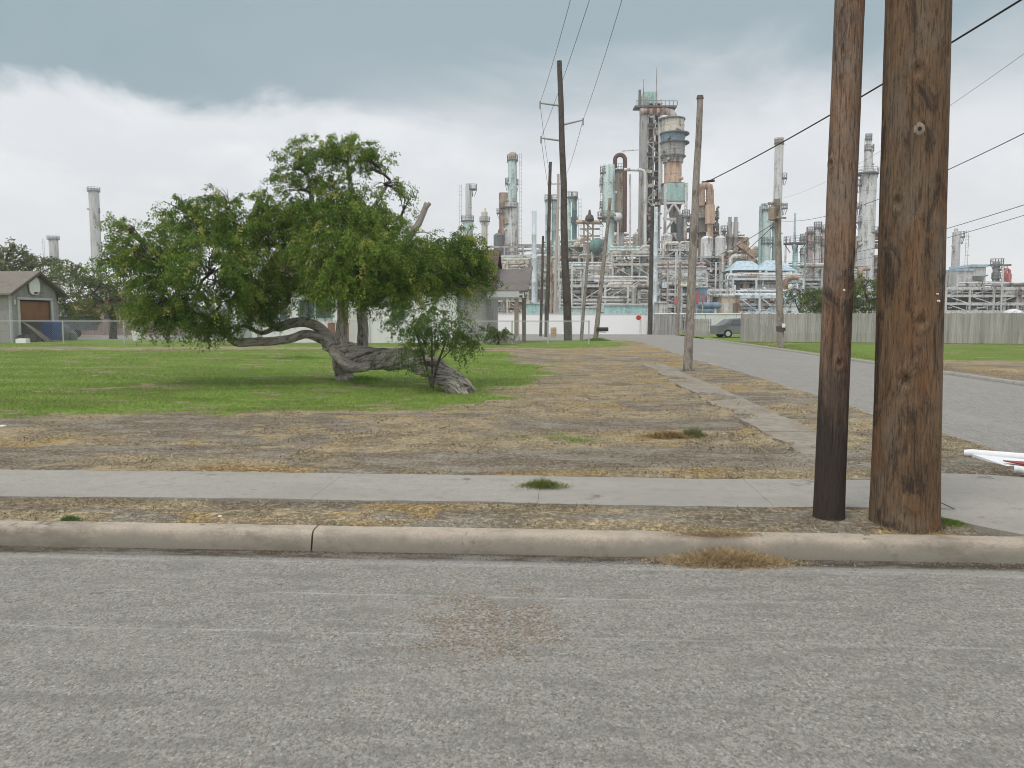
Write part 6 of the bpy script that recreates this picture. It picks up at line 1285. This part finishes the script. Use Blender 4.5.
# right of the thick pole
column('pale green-white column right of the thick pole, with a side platform', 190, [(228, 236, 954.5, 958, 'lgrey'), (232, None, 953, 960.5, 'lgrey')], [(236.5, 957, 964.5)], lad=1)
tt = thing('building', 'blue-grey industrial building with a stepped roof right of the thick pole', 'building', at(964, 318, 165) - Vector((0, 0, 1.6))); m = MB()
for a, b_, yt in ((946, 962, 272), (961, 974.5, 268.5)):
    c = at((a + b_) / 2, yt, 165); m.box((c.x, c.y, c.z / 2), ((b_ - a) * 165 / FPX, 8, c.z), YAW)
m.build('wall', PAL['lgrey'], tt, smooth=False); m = MB(); c = at(967.7, 268.5, 165); m.box(c + Vector((0, 0, .3)), (15 * 165 / FPX, 8.6, .5), YAW); c = at(954, 272, 165); m.box(c + Vector((0, 0, .2)), (16.5 * 165 / FPX, 8.5, .4), YAW); m.build('roof', PAL['blue'], tt, smooth=False)
m = MB(); c = at(966, 279, 165) - FW * 4.3; m.box(c, (9 * 165 / FPX, .5, .8), YAW); m.build('louvre', PAL['dgrey'], tt, smooth=False)
t = column('grey tower with long horizontal arms near the right edge', 175, [(262, None, 993.5, 1000, 'grey')], [(264, 991, 1003), (278, 992, 1002)], dome=False, lad=1); m = MB(); m.bar(at(986, 265.5, 174), at(1011, 265, 174), .35); m.bar(at(1000, 270, 174), at(1007, 269, 174), .4); m.build('arm', PAL['dgrey'], t)
column('short dark-red column by the right edge', 172, [(273, None, 1007, 1011.5, 'red')], [(288, 1005, 1013)], pipe=(-1, 'red', .3))
column('thin grey standpipe before the far right rack', 139, [(266, None, 1002.2, 1004, 'lgrey')], [], 'mast', 'mast', 0, None, False, nozz=0)
tt = thing('storage_tank', 'low white domed tank by the right edge behind the fence', 'tank', at(1013, 318, 125) - Vector((0, 0, 1.6))); c = at(1013, 318, 125); c.z = 0; r = 10 * 125 / FPX; h = at(1013, 309, 125).z; m = MB(); m.lathe(c, [(r, 0), (r, h - .8), (r * .8, h - .35), (r * .4, h - .08), (.2, h)], 28); m.build('shell', PAL['white'], tt); m = MB(); ladder(m, c.x - 1, c.y - r - .2, 0, h - .7); m.build('ladder', PAL['grey'], tt)
tt = thing('pipe_run', 'orange-red piping just above the fence near the thick pole', 'pipe', at(972, 318, 100) - Vector((0, 0, 1.6))); m = MB(); m.tube([at(961, 318.5, 98), at(984, 318, 98)], .28, 8); m.tube([at(964, 319.5, 98), at(986, 319.5, 98)], .22, 8)
for px in (963, 972, 982): p = at(px, 319, 98); m.bar(p, Vector((p.x, p.y, 0)), .2)
m.build('pipe', PAL['orange'], tt)
# teal screen and boxes behind the wall
def boxthing(name, label, cat, x0, x1, yt, D, colr, dep=3, parts=0, yb=None):
    a = at((x0 + x1) / 2, yt, D); w = (x1 - x0) * D / FPX; t = thing(name, label, cat, Vector((a.x, a.y, 0))); m = MB(); m.box((a.x, a.y, a.z / 2), (w, dep, a.z), YAW); m.build('body', PAL[colr], t, smooth=False); m = MB()
    m.box((a.x, a.y, a.z + .1), (w + .3, dep + .3, .2), YAW); m.build('roof', PAL['lgrey'], t, smooth=False)
    for k in range(parts): u = (k + .5) / parts - .5; m = MB(); m.box(Vector((a.x, a.y, a.z * .55)) + RT * (u * w) - FW * (dep / 2 + .03), (w / parts * .55, .08, a.z * .5), YAW); m.build('panel', PAL['dgrey' if k % 2 else 'lgrey'], t, smooth=False)
    return t
boxthing('screen', 'teal sheet screen above the white wall, right of the tallest pole', 'screen', 604, 650, 305.5, 96, 'cyan', .3, 0)
boxthing('screen', 'cyan sheet screen above the white wall right of the carport', 'screen', 524, 543, 304, 95, 'cyan', .3, 0)
boxthing('screen', 'teal-green screen low behind the short leaning pole', 'screen', 560, 600, 308, 97, 'lteal', .3, 0)
boxthing('cabin', 'tan cabin between the blue drums and the blue rack', 'cabin', 717, 735, 297, 112, 'tan', 5, 2)
boxthing('cabin', 'slate blue cabin behind the curved-top gate', 'cabin', 697, 706, 288, 114, 'sblue', 4, 2)
boxthing('cabin', 'pale cabin behind the plank gates', 'cabin', 657, 665, 303, 108, 'lgrey', 3, 1)
boxthing('cabin', 'light blue cabin below the right blue roof', 'cabin', 775, 800, 306, 110, 'lblue', 4, 4)
for a, b_, py, lb in ((700, 719, 305.5, 'upper blue horizontal drum behind the curved-top gate'), (697, 712, 311.5, 'lower blue horizontal drum behind the curved-top gate')):
    D = 104; tt = thing('horizontal_drum', lb, 'vessel', at((a + b_) / 2, 318, D) - Vector((0, 0, 1.6))); r = .42; m = MB(); p, q = at(a, py, D), at(b_, py, D); d = (q - p).normalized(); m.tube([p - d * .3, p - d * .12, p, q, q + d * .12, q + d * .3], [r * .3, r * .8, r, r, r * .8, r * .3], 14); m.build('shell', PAL['sblue'], tt)
    for f in (.2, .8): s2 = p.lerp(q, f); m = MB(); m.bar(s2 - Vector((0, 0, r * .8)), Vector((s2.x, s2.y, 0)), .3); m.build('leg', PAL['lblue'], tt)
for px, py0, py1_, lb in ((675.5, 297, 304, 'left red panel on the blue-grey unit'), (697, 291, 303, 'middle red panel beside the lone leaning pole'), (703, 296, 302, 'right red panel near the slate blue cabin')):
    D = 103; a = at(px, (py0 + py1_) / 2, D); tt = thing('red_panel', lb, 'panel', Vector((a.x, a.y, 0))); m = MB(); m.box(a, (3.2 * D / FPX, .15, (py1_ - py0) * D / FPX), YAW); m.build('plate', PAL['red'], tt, smooth=False); m = MB(); m.bar(a + FW * .15, Vector((a.x, a.y, 0)) + FW * .15, .15); m.build('post', PAL['grey'], tt)
tt = thing('gantry_beam', 'white boxed beam on posts left of the blue roofs', 'gantry', at(721, 318, 110) - Vector((0, 0, 1.6))); m = MB(); m.bar(at(708, 290, 110), at(734, 290, 110), .5, .35); m.bar(at(708, 294.5, 110), at(734, 294.5, 110), .5, .25)
for px in (708.6, 733.4): p = at(px, 290, 110); m.bar(p, Vector((p.x, p.y, 0)), .35)
m.build('beam', PAL['white'], tt, smooth=False)
# slim lamp and pipe masts scattered in front of the racks
for i, (px, yt, D, cc, lb) in enumerate(((668, 262, 120, 'pink', 'thin pinkish standpipe before the braced frame'), (716, 262, 125, 'lgrey', 'thin pale standpipe right of the rusty U-pipe'), (735, 285, 112, 'white', 'thin white post at the end of the gantry beam'), (786, 238, 160, 'lgrey', 'thin grey standpipe right of the brown-tipped stack'), (676, 252, 126, 'lgrey', 'slim grey standpipe next to the pinkish one'), (572, 262, 126, 'white', 'white standpipe just right of the tallest pole'), (559, 236, 132, 'lgrey', 'pale standpipe just left of the tallest pole'), (806, 232, 168, 'grey', 'thin grey post by the leftmost cluster stub'))):
    column(lb, D, [(yt, None, px - .9, px + .9, cc)], [], 'standpipe', 'pipe', 0, None, False, nozz=0)
# low tree line and horizon mass
X_ = rng.uniform(-260, 320, 700); 
V = []; Tt = []; 
for i in range(260):
    px = rng.uniform(-220, 1250); D = rng.uniform(330, 420); h = rng.uniform(4, 8)
    if 480 < px < 900 and rng.random() < .4: continue
    c = at(px, 318, D); n = 26; d = rng.normal(0, 1, (n, 3)); d /= np.linalg.norm(d, axis=1)[:, None]; p = d * np.array([5.5, 4, h / 2]) * rng.uniform(.5, 1, (n, 1)) + np.array([c.x, c.y, h / 2 + .5])
    for q in p:
        u = rng.normal(0, 1, 3) * 1.2; w = rng.normal(0, 1, 3) * 1.0; V += [q - u - w, q + u - w, q + u + w, q - u + w]; Tt += [[.06 + .03 * rng.random(), .085 + .03 * rng.random(), .04]] * 4
hz_ = bpy.data.materials.new('haze_air'); hz_.use_nodes = True; nt_ = hz_.node_tree; nt_.nodes.clear()
vo = nt_.nodes.new('ShaderNodeVolumePrincipled'); vo.inputs['Color'].default_value = (.98, .99, 1.0, 1); vo.inputs['Density'].default_value = .0007; vo.inputs['Anisotropy'].default_value = .2
ou = nt_.nodes.new('ShaderNodeOutputMaterial'); nt_.links.new(vo.outputs[0], ou.inputs['Volume'])
m = MB(); m.box((0, 0, 38), (1230, 1230, 78.5)); o_ = m.build('haze', hz_, smooth=False); tag(o_, 'thin pale haze lying over the whole neighbourhood and refinery', 'haze', kind='stuff')
tag(npmesh('distant_trees', np.array(V), np.arange(len(V)).reshape(-1, 4), M_LEAF, tint=np.array(Tt)), 'thin dark tree line along the horizon beyond the refinery', 'trees', kind='stuff')

# ------------------------------------------------------------------ groups of look-alikes
GRP = {'utility_pole': 'wooden utility poles', 'power_line': 'overhead cables', 'process_column': 'refinery columns', 'flue_stack': 'refinery stacks', 'mast': 'slender refinery masts', 'standpipe': 'thin refinery standpipes', 'process_unit': 'refinery process units and pipe racks', 'shelter': 'blue hipped roof shelters', 'cabin': 'cabins behind the street-end wall', 'screen': 'teal sheet screens', 'horizontal_drum': 'blue horizontal drums', 'red_panel': 'red panels', 'chain_link_fence': 'chain-link fence runs', 'plank_gate': 'plank gates', 'pebble': 'pale pebbles', 'weed': 'green weeds', 'grass_clump': 'taller grass clumps', 'clippings_heap': 'heaps of clippings', 'bush': 'low bushes', 'tree': 'background trees'}
for o in scene.objects:
    if o.parent is None and o.get('category') and not o.get('group') and not o.get('kind'):
        k = o.name.split('.')[0]
        if k in GRP: o['group'] = GRP[k]
